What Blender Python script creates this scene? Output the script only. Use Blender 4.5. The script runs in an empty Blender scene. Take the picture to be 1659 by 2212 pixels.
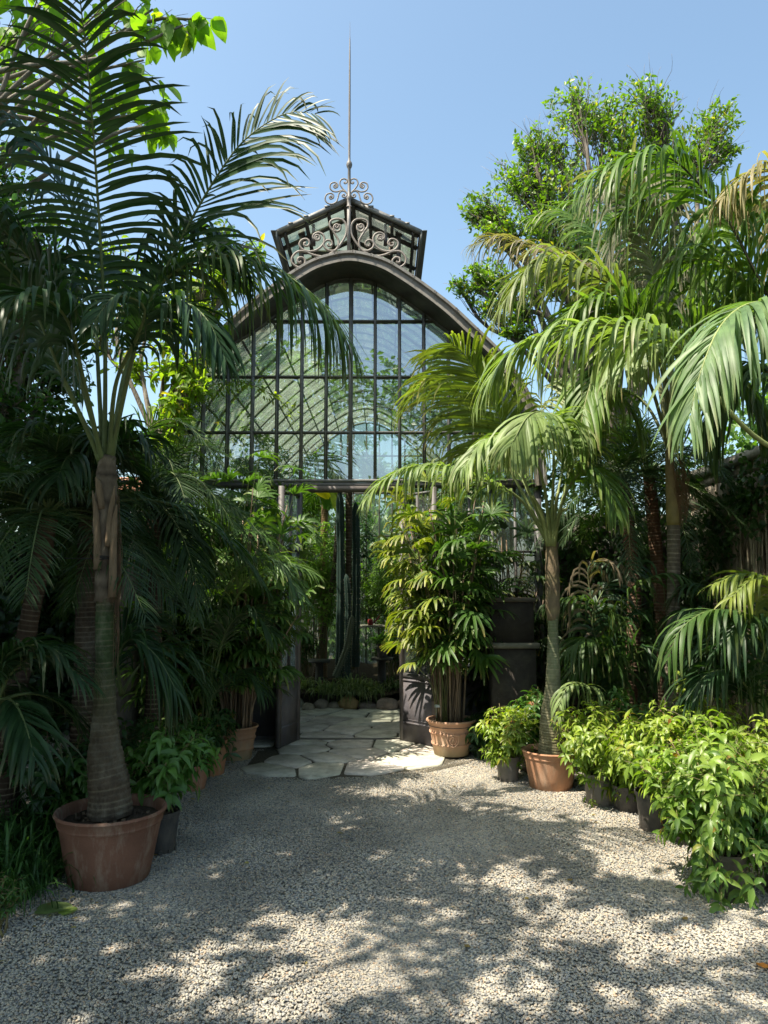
import bpy, math, random
import numpy as np
from mathutils import Vector
PI = math.pi
rng = np.random.default_rng(7)
random.seed(7)
S = bpy.context.scene
COL = S.collection

# ------------------------------------------------------------------ camera
FPX, CX, CY, PITCH, CAMH = 1600.0, 829.5, 1106.0, math.radians(5.92), 1.6
cam_d = bpy.data.cameras.new("camera")
cam = bpy.data.objects.new("camera", cam_d); COL.objects.link(cam)
cam.location = (0, 0, CAMH); cam.rotation_euler = (PI/2 + PITCH, 0, 0)
cam_d.sensor_fit = 'VERTICAL'; cam_d.sensor_height = 24.0
cam_d.lens = 24.0*FPX/2212.0
cam_d.clip_start = 0.05; cam_d.clip_end = 2000
S.camera = cam

# ------------------------------------------------------------------ light
SUN_EL = math.radians(61)
sh = np.array([-0.90, -0.436])                       # horizontal direction towards the sun
SUND = np.array([sh[0]*math.cos(SUN_EL), sh[1]*math.cos(SUN_EL), math.sin(SUN_EL)])
w = bpy.data.worlds.new("World"); S.world = w; w.use_nodes = True
nt = w.node_tree; nt.nodes.clear()
sky = nt.nodes.new('ShaderNodeTexSky'); sky.sky_type = 'NISHITA'; sky.sun_disc = False
sky.sun_elevation = SUN_EL; sky.sun_rotation = math.atan2(sh[0], sh[1])
sky.air_density = 1.0; sky.dust_density = 3.0; sky.ozone_density = 0.35
bg = nt.nodes.new('ShaderNodeBackground'); bg.inputs['Strength'].default_value = 0.135
ow = nt.nodes.new('ShaderNodeOutputWorld')
hz_ = nt.nodes.new('ShaderNodeVectorMath'); hz_.operation = 'MULTIPLY'; hz_.inputs[1].default_value = (0.95, 1.06, 1.0); nt.links.new(sky.outputs[0], hz_.inputs[0]); nt.links.new(hz_.outputs[0], bg.inputs[0]); nt.links.new(bg.outputs[0], ow.inputs[0])
sl = bpy.data.lights.new("sun", 'SUN'); sl.energy = 5.0; sl.angle = math.radians(0.5); sl.color = (1.0, 0.91, 0.76)
so = bpy.data.objects.new("sun", sl); COL.objects.link(so)
so.rotation_euler = Vector(SUND).to_track_quat('Z', 'Y').to_euler()
S.view_settings.view_transform = 'Standard'; S.view_settings.look = 'None'
S.view_settings.exposure = 1.12; S.view_settings.gamma = 1.0
S.cycles.max_bounces = 7; S.cycles.diffuse_bounces = 3; S.cycles.glossy_bounces = 3
S.cycles.transmission_bounces = 3; S.cycles.transparent_max_bounces = 14
S.cycles.use_denoising = True
S.cycles.caustics_reflective = False; S.cycles.caustics_refractive = False
S.cycles.sample_clamp_indirect = 6.0

# ------------------------------------------------------------------ placing
cp, sp = math.cos(PITCH), math.sin(PITCH)
def ray(px, py):
    a, b = (px-CX)/FPX, (CY-py)/FPX
    return np.array([a, cp - b*sp, sp + b*cp])
def W(px, py, Y):
    d = ray(px, py); d = d*(Y/d[1]); return np.array([d[0], d[1], d[2]+CAMH])
def G(px, py):
    d = ray(px, py); return np.array([d[0], d[1], d[2]])*(CAMH/-d[2]) + np.array([0, 0, CAMH])
def proj(P):
    P = np.atleast_2d(P); x = P[:, 0]; y = P[:, 1]; z = P[:, 2]-CAMH
    f = y*cp + z*sp; u = -y*sp + z*cp
    f = np.where(f < 0.01, 0.01, f)
    return CX + FPX*x/f, CY - FPX*u/f
def nrm(v):
    v = np.asarray(v, float); return v/np.maximum(np.linalg.norm(v, axis=-1, keepdims=True), 1e-9)

# ------------------------------------------------------------------ mesh collector
class MB:
    def __init__(s): s.V = []; s.C = []; s.Q = []; s.T = []; s.N = []; s.QM = []; s.TM = []; s.NM = []; s.n = 0
    def add(s, v, q=None, t=None, col=(.5, .5, .5), m=0, ng=None):
        v = np.asarray(v, float).reshape(-1, 3); c = np.asarray(col, float)
        if c.ndim == 1: c = np.tile(c, (len(v), 1))
        s.V.append(v); s.C.append(c)
        if q is not None and len(q):
            q = np.asarray(q, int)+s.n; s.Q.append(q); s.QM.append(np.full(len(q), m))
        if t is not None and len(t):
            t = np.asarray(t, int)+s.n; s.T.append(t); s.TM.append(np.full(len(t), m))
        if ng:
            for f in ng: s.N.append([i+s.n for i in f]); s.NM.append(m)
        s.n += len(v); return s
    def box(s, c, size, col=(.5, .5, .5), m=0, rot=None, taper=1.0):
        x, y, z = [d/2 for d in size]
        v = np.array([[i*x*(taper if k > 0 else 1), j*y*(taper if k > 0 else 1), k*z] for i in (-1, 1) for j in (-1, 1) for k in (-1, 1)])
        if rot is not None: v = v@np.asarray(rot).T
        q = [[0, 1, 3, 2], [4, 6, 7, 5], [0, 4, 5, 1], [2, 3, 7, 6], [0, 2, 6, 4], [1, 5, 7, 3]]
        return s.add(v+np.asarray(c), q=q, col=col, m=m)
    def bar(s, a, b, wd, dp, col=(.5, .5, .5), m=0, up=(0, 1, 0)):
        a = np.asarray(a, float); b = np.asarray(b, float); z = nrm(b-a); x = nrm(np.cross(np.asarray(up, float), z)); y = np.cross(z, x)
        return s.box((a+b)/2, (wd, dp, np.linalg.norm(b-a)), col, m, rot=np.stack([x, y, z], 1))
    def tube(s, P, R, k=8, col=(.5, .5, .5), m=0, cap=True):
        P = np.asarray(P, float); n = len(P); R = np.broadcast_to(np.asarray(R, float), (n,))
        T = nrm(np.gradient(P, axis=0)); ref = np.array([0.31, 0.17, 0.93]) if abs(T[0][2]) < .8 else np.array([1., .1, 0])
        A = nrm(np.cross(T, ref)); B = np.cross(T, A); th = np.arange(k)*2*PI/k
        v = P[:, None]+R[:, None, None]*(np.cos(th)[None, :, None]*A[:, None]+np.sin(th)[None, :, None]*B[:, None])
        c = np.asarray(col, float)
        if c.ndim == 2: c = np.repeat(c, k, 0)
        i = np.arange(n-1)[:, None]*k; j = np.arange(k)[None]; j2 = (j+1) % k
        q = np.stack([i+j, i+j2, i+k+j2, i+k+j], -1).reshape(-1, 4)
        ng = [list(range(k))[::-1], list(range((n-1)*k, n*k))] if cap else None
        return s.add(v, q=q, col=c, m=m, ng=ng)
    def lathe(s, prof, c=(0, 0, 0), k=40, col=(.5, .5, .5), m=0, wob=0):
        P = np.asarray(prof, float); n = len(P); th = np.arange(k)*2*PI/k
        r = P[:, 0][:, None]*(1+wob*np.sin(th*2+.7)[None])
        v = np.stack([r*np.cos(th), r*np.sin(th), np.repeat(P[:, 1][:, None], k, 1)], -1)+np.asarray(c)
        i = np.arange(n-1)[:, None]*k; j = np.arange(k)[None]; j2 = (j+1) % k
        q = np.stack([i+j, i+j2, i+k+j2, i+k+j], -1).reshape(-1, 4)
        cc = np.asarray(col, float)
        if cc.ndim == 2: cc = np.repeat(cc, k, 0)
        return s.add(v, q=q, col=cc, m=m)
    def build(s, name, mats, parent=None, smooth=False, origin=None):
        me = bpy.data.meshes.new(name)
        V = np.concatenate(s.V); C = np.concatenate(s.C)
        o0 = np.asarray(parent['_o'] if parent is not None else (origin if origin is not None else (0, 0, 0)), float)
        V = V-o0
        Q = np.concatenate(s.Q) if s.Q else np.zeros((0, 4), int); T = np.concatenate(s.T) if s.T else np.zeros((0, 3), int)
        loops = np.concatenate([Q.ravel(), T.ravel(), np.array([i for f in s.N for i in f], int)]).astype(np.int32)
        tot = np.concatenate([np.full(len(Q), 4), np.full(len(T), 3), np.array([len(f) for f in s.N], int)]).astype(np.int32)
        mi = np.concatenate([*(s.QM or [np.zeros(0)]), *(s.TM or [np.zeros(0)]), np.array(s.NM, float)]).astype(np.int32)
        me.vertices.add(len(V)); me.vertices.foreach_set('co', V.ravel().astype(np.float32))
        me.loops.add(len(loops)); me.loops.foreach_set('vertex_index', loops)
        me.polygons.add(len(tot)); st = np.concatenate([[0], np.cumsum(tot)[:-1]]).astype(np.int32)
        me.polygons.foreach_set('loop_start', st); me.polygons.foreach_set('loop_total', tot)
        me.polygons.foreach_set('material_index', mi)
        if smooth: me.polygons.foreach_set('use_smooth', np.ones(len(tot), bool))
        at = me.color_attributes.new('Col', 'FLOAT_COLOR', 'POINT')
        at.data.foreach_set('color', np.concatenate([C, np.ones((len(C), 1))], 1).ravel().astype(np.float32))
        for mt in (mats if isinstance(mats, (list, tuple)) else [mats]): me.materials.append(mt)
        me.update(); me.validate()
        o = bpy.data.objects.new(name, me); COL.objects.link(o)
        o['_o'] = tuple(float(a) for a in o0)
        if parent is not None: o.parent = parent
        else: o.location = tuple(o0)
        return o
def tag(o, label=None, cat=None, group=None, kind=None):
    if label: o['label'] = label
    if cat: o['category'] = cat
    if group: o['group'] = group
    if kind: o['kind'] = kind
    return o
def thing(name, loc, label, cat, group=None):
    o = bpy.data.objects.new(name, None); COL.objects.link(o); o.location = tuple(float(a) for a in loc)
    o.empty_display_size = .1
    o['_o'] = tuple(float(a) for a in loc); return tag(o, label, cat, group)
def copy_thing(root, loc, label, rz=0, sc=1):
    r = root.copy(); COL.objects.link(r); r.location = loc; r.rotation_euler = (0, 0, rz); r.scale = (sc,)*3; r['label'] = label
    for ch in list(root.children):
        c = ch.copy(); COL.objects.link(c); c.parent = r
        for g in ch.children:
            d = g.copy(); COL.objects.link(d); d.parent = c
    return r

# ------------------------------------------------------------------ materials
def newmat(name):
    m = bpy.data.materials.new(name); m.use_nodes = True; n = m.node_tree; n.nodes.clear()
    out = n.nodes.new('ShaderNodeOutputMaterial'); return m, n, out
def N(n, t, **k):
    x = n.nodes.new(t)
    for a, b in k.items(): setattr(x, a, b)
    return x
def leafmat(name, rough=.45, spec=.5, trans=.35, tcol=(1.5, 1.7, .45), bump=False):
    m, n, out = newmat(name)
    at = N(n, 'ShaderNodeAttribute', attribute_name='Col')
    p = N(n, 'ShaderNodeBsdfPrincipled'); p.inputs['Roughness'].default_value = rough; p.inputs['Specular IOR Level'].default_value = spec
    tc = N(n, 'ShaderNodeTexCoord'); nz = N(n, 'ShaderNodeTexNoise'); nz.inputs['Scale'].default_value = 9; nz.inputs['Detail'].default_value = 3
    n.links.new(tc.outputs['Object'], nz.inputs['Vector'])
    mr = N(n, 'ShaderNodeMapRange'); mr.inputs[1].default_value = .3; mr.inputs[2].default_value = .7; mr.inputs[3].default_value = .75; mr.inputs[4].default_value = 1.25
    n.links.new(nz.outputs[0], mr.inputs[0])
    vm = N(n, 'ShaderNodeVectorMath', operation='SCALE'); n.links.new(at.outputs['Color'], vm.inputs[0]); n.links.new(mr.outputs[0], vm.inputs['Scale'])
    n.links.new(vm.outputs[0], p.inputs['Base Color'])
    tr = N(n, 'ShaderNodeBsdfTranslucent'); mm = N(n, 'ShaderNodeVectorMath', operation='MULTIPLY'); mm.inputs[1].default_value = tcol
    n.links.new(vm.outputs[0], mm.inputs[0]); n.links.new(mm.outputs[0], tr.inputs['Color'])
    mx = N(n, 'ShaderNodeMixShader'); mx.inputs[0].default_value = trans
    n.links.new(p.outputs[0], mx.inputs[1]); n.links.new(tr.outputs[0], mx.inputs[2]); n.links.new(mx.outputs[0], out.inputs[0])
    return m
def colmat(name, rough=.8, spec=.3, metallic=0, bscale=30, bstr=.3, vary=.25, vscale=6, stretch=(1, 1, 1), bdist=.01, bloom=None):
    m, n, out = newmat(name)
    at = N(n, 'ShaderNodeAttribute', attribute_name='Col'); p = N(n, 'ShaderNodeBsdfPrincipled')
    p.inputs['Roughness'].default_value = rough; p.inputs['Specular IOR Level'].default_value = spec; p.inputs['Metallic'].default_value = metallic
    tc = N(n, 'ShaderNodeTexCoord'); mp = N(n, 'ShaderNodeMapping'); mp.inputs['Scale'].default_value = stretch
    n.links.new(tc.outputs['Object'], mp.inputs[0])
    nz = N(n, 'ShaderNodeTexNoise'); nz.inputs['Scale'].default_value = vscale; nz.inputs['Detail'].default_value = 6; nz.inputs['Roughness'].default_value = .65
    n.links.new(mp.outputs[0], nz.inputs['Vector'])
    mr = N(n, 'ShaderNodeMapRange'); mr.inputs[1].default_value = .3; mr.inputs[2].default_value = .7; mr.inputs[3].default_value = 1-vary; mr.inputs[4].default_value = 1+vary
    n.links.new(nz.outputs[0], mr.inputs[0])
    vm = N(n, 'ShaderNodeVectorMath', operation='SCALE'); n.links.new(at.outputs['Color'], vm.inputs[0]); n.links.new(mr.outputs[0], vm.inputs['Scale'])
    if bloom:
        nb = N(n, 'ShaderNodeTexNoise'); nb.inputs['Scale'].default_value = bloom[2]; nb.inputs['Detail'].default_value = 7; nb.inputs['Roughness'].default_value = .7
        mb_ = N(n, 'ShaderNodeMapping'); mb_.inputs['Scale'].default_value = bloom[3]; mb_.inputs['Location'].default_value = (3, 7, 1); n.links.new(tc.outputs['Object'], mb_.inputs[0]); n.links.new(mb_.outputs[0], nb.inputs['Vector'])
        rb = N(n, 'ShaderNodeMapRange'); rb.inputs[1].default_value = .48; rb.inputs[2].default_value = .72; rb.inputs[3].default_value = 0; rb.inputs[4].default_value = bloom[1]; n.links.new(nb.outputs[0], rb.inputs[0])
        mc = N(n, 'ShaderNodeMix', data_type='RGBA'); n.links.new(rb.outputs[0], mc.inputs[0]); n.links.new(vm.outputs[0], mc.inputs[6]); mc.inputs[7].default_value = (*bloom[0], 1); n.links.new(mc.outputs[2], p.inputs['Base Color'])
    else: n.links.new(vm.outputs[0], p.inputs['Base Color'])
    n2 = N(n, 'ShaderNodeTexNoise'); n2.inputs['Scale'].default_value = bscale; n2.inputs['Detail'].default_value = 5; n.links.new(mp.outputs[0], n2.inputs['Vector'])
    bp = N(n, 'ShaderNodeBump'); bp.inputs['Strength'].default_value = bstr; bp.inputs['Distance'].default_value = bdist
    n.links.new(n2.outputs[0], bp.inputs['Height']); n.links.new(bp.outputs[0], p.inputs['Normal']); n.links.new(p.outputs[0], out.inputs[0])
    return m
M_PALM = leafmat('palm_leaf', .47, .38, .34)
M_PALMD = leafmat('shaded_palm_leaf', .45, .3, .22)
M_LEAF = leafmat('broad_leaf', .42, .5, .38, (1.6, 1.9, .4))
M_THIN = leafmat('thin_leaf', .5, .4, .55, (1.9, 2.0, .35))
M_DARK = leafmat('dark_leaf', .4, .5, .2)
M_STEM = colmat('stem', .6, .4, bscale=60, vary=.25)
M_BARK = colmat('bark', .9, .2, bscale=45, bstr=.8, vary=.4, vscale=14, stretch=(1, 1, .35), bdist=.015)
M_RING = colmat('ringed_trunk', .8, .25, bscale=60, bstr=.8, vary=.4, vscale=16, stretch=(1, 1, .5), bdist=.010, bloom=((.17, .16, .12), .6, 9, (1, 1, .5)))
M_TERRA = colmat('terracotta', .85, .2, bscale=90, bstr=.3, vary=.2, vscale=5, bdist=.004, bloom=((.42, .36, .28), .5, 3.5, (3, 3, .8)))
M_BLACKP = colmat('black_plastic', .45, .4, bscale=40, bstr=.1, vary=.35, vscale=7, bloom=((.22, .19, .15), .5, 6, (1, 1, .6)))
M_METAL = colmat('painted_iron', .55, .4, bscale=70, bstr=.25, vary=.3, vscale=9, bdist=.003, bloom=((.12, .085, .06), .45, 6, (2, 2, .7)))
M_SOIL = colmat('soil', .95, .1, bscale=70, bstr=1, vary=.5, vscale=40, bdist=.02)
M_STONE = colmat('stone', .85, .25, bscale=35, bstr=.5, vary=.3, vscale=5, bdist=.012, bloom=((.12, .11, .08), .55, 5, (1, 1, 1)))
M_ROCK = colmat('rock', .9, .2, bscale=25, bstr=.9, vary=.35, vscale=9, bdist=.02)

# ------------------------------------------------------------------ foliage tools
def mixc(a, b, t): a = np.asarray(a, float); b = np.asarray(b, float); t = np.asarray(t)[..., None]; return a*(1-t)+b*t
# palettes (base colours, with sun or shade put into some)
KENTIA = ((.030, .072, .018), (.075, .135, .030), (.16, .12, .06))
KENTIA_R = ((.055, .12, .022), (.15, .235, .045), (.28, .22, .10))
KENTIA_D = ((.018, .048, .018), (.035, .080, .028), (.10, .085, .04))  # darker copy, shade put into the green
KENTIA_Y = ((.10, .16, .025), (.20, .24, .04), (.34, .24, .10))  # yellow-lit variant, sunlight put into the leaf colour
PHOENIX = ((.020, .052, .018), (.050, .090, .030), (.09, .09, .04))

def smooth(P, n=24):
    P = np.asarray(P, float); 
    if len(P) < 3: return P[0]+(P[-1]-P[0])*np.linspace(0, 1, n)[:, None]
    Q = np.vstack([2*P[0]-P[1], P, 2*P[-1]-P[-2]]); out = []
    m = len(P)-1
    for u in np.linspace(0, m-1e-6, n):
        i = int(u); t = u-i; a, b, c, d = Q[i:i+4]
        out.append(.5*((2*b)+(-a+c)*t+(2*a-5*b+4*c-d)*t*t+(-a+3*b-3*c+d)*t**3))
    return np.array(out)
def resample(P, n):
    d = np.r_[0, np.cumsum(np.linalg.norm(np.diff(P, axis=0), axis=1))]; s = np.linspace(0, d[-1], n)
    return np.stack([np.interp(s, d, P[:, k]) for k in range(3)], 1), d[-1]

def ribbons(mb, p0, d0, wn, L, wd, droop, col, seg=6, prof=None, fold=.25, m=0, kink=2.0, tipc=None, gdir=(0, 0, -1)):
    """strips: p0 start, d0 direction, wn normal hint, L length, wd width, droop amount (all arrays)"""
    n = len(p0); u = np.linspace(0, 1, seg+1)
    g = np.asarray(gdir, float)
    L = np.broadcast_to(L, (n,)); wd = np.broadcast_to(wd, (n,)); droop = np.broadcast_to(droop, (n,))
    # direction bends towards gravity
    D = d0[:, None]*(1-np.clip(droop[:, None, None]*u[None, :, None]**kink*.75, 0, .97)) + g[None, None]*(droop[:, None, None]*u[None, :, None]**kink)
    D = nrm(D)
    P = np.concatenate([np.zeros((n, 1, 3)), np.cumsum((D[:, 1:]+D[:, :-1])/2*(L[:, None, None]/seg), 1)], 1)+p0[:, None]
    Wd = nrm(np.cross(D, wn[:, None]))
    Nn = np.cross(Wd, D)
    pr = np.interp(u, *(prof or ([0, .12, .45, .8, 1], [.45, .9, 1, .6, .04])))
    hw = (wd[:, None]*pr[None])[..., None]*.5
    A = P-Wd*hw+Nn*hw*fold; B = P.copy(); Cc = P+Wd*hw+Nn*hw*fold
    v = np.stack([A, B, Cc], 2)                        # n, seg+1, 3, 3
    base = (np.arange(n)*(seg+1)*3)[:, None, None]; i = (np.arange(seg)*3)[None, :, None]
    q = np.concatenate([np.stack([base+i, base+i+1, base+i+4, base+i+3], -1), np.stack([base+i+1, base+i+2, base+i+5, base+i+4], -1)], 2).reshape(-1, 4)
    c = np.repeat(np.asarray(col, float)[:, None], seg+1, 1)
    if tipc is not None:
        tt = np.clip((u-.55)/.45, 0, 1)**1.5
        c = c*(1-tt[None, :, None])+np.asarray(tipc)[:, None]*tt[None, :, None]
    c = np.repeat(c[:, :, None], 3, 2).reshape(-1, 3)
    mb.add(v, q=q, col=c, m=m)

def frond(mb, rach, n=50, L=.45, wd=.022, ang=50, vee=12, droop=.7, roll=0, start=.3, pal=KENTIA, tip=.25, seg=6, rr=.012, up=None, jit=1.0, yel=None, two=None, rcol=None, kink=1.6, Lp=None):
    """one pinnate palm leaf along a list of world points"""
    P, tot = resample(smooth(rach, 40), 60)
    T = nrm(np.gradient(P, axis=0))
    ch = P[-1]-P[0]
    if up is None:
        hz = np.array([ch[0], ch[1], 0.]);
        if np.linalg.norm(hz) < .15*tot: hz = np.array([0, -1., 0])
        hz = nrm(hz); side = nrm(np.cross(hz, [0, 0, 1.]))
    else: side = nrm(np.asarray(up, float))
    Sd = nrm(side[None]-T*np.sum(T*side, 1)[:, None]); Nn = np.cross(Sd, T)
    r = math.radians(roll); Sd, Nn = Sd*math.cos(r)+Nn*math.sin(r), Nn*math.cos(r)-Sd*math.sin(r)
    u = np.linspace(start, 1, n); Lp = Lp or ([0, .12, .45, .8, 1], [.45, .85, 1, .7, .35])
    def at(A, uu): return np.stack([np.interp(uu, np.linspace(0, 1, 60), A[:, k]) for k in range(3)], 1)
    for sgn in (-1, 1):
        uu = np.clip(u+rng.normal(0, .0025, n)*jit, 0, 1); f = (uu-start)/(1-start)
        p = at(P, uu); t = nrm(at(T, uu)); s_ = nrm(at(Sd, uu)); nn = nrm(at(Nn, uu))
        a = np.radians(ang*(1-.45*f)+rng.normal(0, 3.5, n)*jit); ve = np.radians(vee+rng.normal(0, 6, n)*jit)
        d = t*np.cos(a)[:, None]+(s_*sgn*np.cos(ve)[:, None]+nn*np.sin(ve)[:, None])*np.sin(a)[:, None]
        LL = 1.3*L*np.interp(f, *Lp)*(1+rng.normal(0, .09, n)*jit)*np.where(rng.random(n) < .05, rng.uniform(.15, .7, n), 1)*(two[0 if sgn < 0 else 1] if two else 1)
        dr = np.clip(droop*(1+rng.normal(0, .26, n)*jit), 0, 3)
        k = np.clip(rng.beta(2, 2, n), 0, 1); c = mixc(pal[0], pal[1], k)
        if yel is not None: c = mixc_arr(c, pal[2] if yel < 0 else (.22, .24, .03), np.clip(rng.normal(abs(yel), .25, n), 0, 1))
        tc = mixc_arr(c, pal[2], np.clip(rng.normal(tip, .3, n), 0, 1))
        hint = nn+rng.normal(0, .18, (n, 3))*jit
        ribbons(mb, p, d, hint, LL, wd*(.85+.3*rng.random(n))*np.interp(f, [0, .1, .8, 1], [.6, 1, .9, .6]), dr, c, seg=seg, tipc=tc, kink=kink)
    rc = np.asarray(rcol if rcol is not None else mixc(pal[1], (.14, .17, .06), .6)); rad = np.interp(np.linspace(0, 1, 60), [0, .08, start, 1], [rr*2.4, rr*1.3, rr, rr*.22])
    mb.tube(P[::2], rad[::2], 6, col=np.tile(rc, (30, 1)), m=1)
def mixc_arr(a, b, t): t = np.asarray(t)[:, None]; return np.asarray(a)*(1-t)+np.asarray(b)*t

def arch(c, az, el, L, drop, n=7):
    """rachis that leaves c at azimuth az / elevation el and bends down"""
    u = np.linspace(0, 1, n); az, el = math.radians(az), math.radians(el)
    d = np.array([math.cos(az)*math.cos(el), math.sin(az)*math.cos(el), math.sin(el)])
    P = np.asarray(c)+d[None]*L*u[:, None]; P[:, 2] -= drop*L*u**2.2
    return P

def leaf_cloud(mb, pos, dirs, ups, L, wd, col, droop=.3, seg=3, prof=None, fold=.25, tipc=None):
    ribbons(mb, np.asarray(pos), nrm(dirs), np.asarray(ups), L, wd, droop, col, seg=seg, prof=prof or ([0, .15, .4, .75, 1], [.1, .8, 1, .55, .03]), fold=fold, kink=1.3, tipc=tipc)
def rdir(n, zlo=-1, zhi=1):
    z = rng.uniform(zlo, zhi, n); a = rng.uniform(0, 2*PI, n); r = np.sqrt(np.maximum(0, 1-z*z)); return np.stack([r*np.cos(a), r*np.sin(a), z], 1)

# lathe / ringed palm trunk
def ringed_trunk(name, parent, pts, cols, k=20, ring=.035, amp=.035, mat=None, seg_per=.006, ringcol=None):
    """pts: list of (world point, radius); cols: list of (u, colour)"""
    P = smooth([p for p, r in pts], 40); P, L = resample(P, max(20, int(L0(P)/seg_per)))
    u = np.linspace(0, 1, len(P)); R = np.interp(u, np.linspace(0, 1, len(pts)), [r for p, r in pts])
    ph = (u*L/ring + .3*np.sin(u*9)) % 1.0
    R2 = R*(1+amp*(ph-.5)*2)*(1+.02*np.sin(u*23+1)+.015*np.sin(u*51))
    C = np.stack([np.interp(u, [c[0] for c in cols], [c[1][j] for c in cols]) for j in range(3)], 1)
    rc = np.asarray(ringcol if ringcol is not None else (.24, .2, .14)); wgt = np.clip(1-np.abs(ph-.06)/.11, 0, 1)*.75
    C = C*(1-wgt[:, None])+rc*wgt[:, None]
    mb = MB(); mb.tube(P, R2, k, col=C)
    v = mb.V[0]; v += rng.normal(0, .0012, v.shape)
    return mb.build(name, mat or M_RING, parent, smooth=True)
def L0(P): return float(np.linalg.norm(np.diff(P, axis=0), axis=1).sum())

def pot(kind, base, R, H, label, group=None, tint=(.36, .17, .095), deco=False, soil=True):
    """terracotta or black plastic pot; R = rim radius"""
    t = thing('terracotta_pot' if kind == 'terra' else 'plastic_pot', base, label, 'plant pot', group)
    mb = MB(); b = np.asarray(base)
    if kind == 'terra':
        z = [0, .01, .3, .72, .80, .805, .83, .835, .86, .93, .97, 1, 1, .97, .93, .80]
        r = [.70, .715, .79, .885, .90, .925, .935, .93, .935, .965, 1.0, .985, .95, .925, .91, .90]
        if deco:
            z = [0, .01, .3, .32, .34, .62, .64, .66, .78, .80, .83, .90, .93, .96, 1, 1, .97, .88]
            r = [.66, .68, .76, .775, .76, .835, .85, .835, .86, .89, .90, .915, .97, 1, .98, .92, .90, .88]
    else:
        z = [0, .01, .5, .88, .89, 1, 1, .98, .85]
        r = [.76, .78, .88, .955, 1, 1.02, .97, .95, .93]
    z = np.array(z)*H; r = np.array(r)*R; zz = np.linspace(0, 1, len(z))
    cc = np.tile(np.asarray(tint, float), (len(z), 1))
    if deco: 
        k = np.clip(1-(z/H)/.45, 0, 1)[:, None]; cc = cc*(1-k*.75)+np.array([.30, .28, .17])*k*.75
    mb.lathe(np.stack([r, z], 1), b, 48, col=cc)
    mb.add(np.vstack([b+[math.cos(a)*r[0], math.sin(a)*r[0], 0.001] for a in np.arange(24)*PI/12]), ng=[list(range(24))[::-1]], col=tint)
    if kind != 'terra':
        for k in range(10):
            a = k*PI/5; rr = R*.8; mb.box(b+[math.cos(a)*rr, math.sin(a)*rr, H*.05], (.012, .02, H*.1), col=np.asarray(tint)*.6, rot=[[math.cos(a), -math.sin(a), 0], [math.sin(a), math.cos(a), 0], [0, 0, 1]])
    if deco:
        for zf in (.33, .65):
            rb = np.interp(zf, z/H, r)+.003
            for k in range(44):
                a = k*2*PI/44; mb.box(b+[math.cos(a)*rb, math.sin(a)*rb, zf*H], (.007, .022, .007), col=tint, rot=[[math.cos(a), -math.sin(a), 0], [math.sin(a), math.cos(a), .5], [0, -.5, 1]])
    o = mb.build('pot_wall', M_TERRA if kind == 'terra' else M_BLACKP, t, smooth=True)
    m = o.modifiers.new('e', 'EDGE_SPLIT'); m.split_angle = math.radians(50)
    if soil:
        s = MB(); n = 28; rs = r[-1]*1.0; g = []
        rad = np.array([0.02, .35, .7, 1.0])*rs; th = np.arange(n)*2*PI/n
        v = np.stack([rad[:, None]*np.cos(th), rad[:, None]*np.sin(th), np.repeat((z[-1]+.012+np.array([.02, .012, .004, 0]))[:, None], n, 1)+rng.normal(0, .004, (4, n))], -1)+b
        i = np.arange(3)[:, None]*n; j = np.arange(n)[None]; j2 = (j+1) % n
        s.add(v, q=np.stack([i+j, i+n+j, i+n+j2, i+j2], -1).reshape(-1, 4), col=(.055, .042, .03), ng=[list(range(n))])
        pp = b+np.stack([*(rng.normal(0, rs*.45, (2, 60))), np.full(60, z[-1]+.025)], 1)
        pp = pp[np.hypot(pp[:, 0]-b[0], pp[:, 1]-b[1]) < rs*.9]
        for q_ in pp: s.box(q_, rng.uniform(.006, .02, 3), col=mixc((.05, .04, .03), (.2, .15, .1), rng.random()))
        s.build('soil', M_SOIL, t)
    return t

# ================================================================== THE GROUND
def ground_mat(name, kind):
    m, n, out = newmat(name); p = N(n, 'ShaderNodeBsdfPrincipled'); p.inputs['Roughness'].default_value = .9
    tc = N(n, 'ShaderNodeTexCoord'); vo = N(n, 'ShaderNodeTexVoronoi'); vo.inputs['Scale'].default_value = 75
    n.links.new(tc.outputs['Object'], vo.inputs['Vector'])
    hs = N(n, 'ShaderNodeSeparateColor'); n.links.new(vo.outputs['Color'], hs.inputs[0])
    cr = N(n, 'ShaderNodeValToRGB'); n.links.new(hs.outputs[0], cr.inputs[0]); e = cr.color_ramp.elements
    if kind == 'gravel':
        e[0].position = 0; e[0].color = (.10, .095, .085, 1); e[1].position = 1; e[1].color = (.42, .39, .33, 1)
    else:
        e[0].position = 0; e[0].color = (.03, .026, .018, 1); e[1].position = 1; e[1].color = (.085, .07, .045, 1)
    n.links.new(cr.outputs[0], p.inputs['Base Color'])
    b = N(n, 'ShaderNodeBump'); b.inputs['Strength'].default_value = 1; b.inputs['Distance'].default_value = .012; b.invert = True
    n.links.new(vo.outputs['Distance'], b.inputs['Height']); n.links.new(b.outputs[0], p.inputs['Normal']); n.links.new(p.outputs[0], out.inputs[0])
    return m
g = MB(); g.add([[-400, -400, -.012], [400, -400, -.012], [400, 400, -.012], [-400, 400, -.012]], q=[[0, 1, 2, 3]])
tag(g.build('ground', ground_mat('earth', 'earth')), kind='structure')
g = MB(); g.add([[-4.0, -8, -.004], [4.2, -8, -.004], [4.2, 9.4, -.004], [-4.0, 9.4, -.004]], q=[[0, 1, 2, 3]])
tag(g.build('gravel_bed', ground_mat('gravel_base', 'gravel')), kind='structure')

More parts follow.
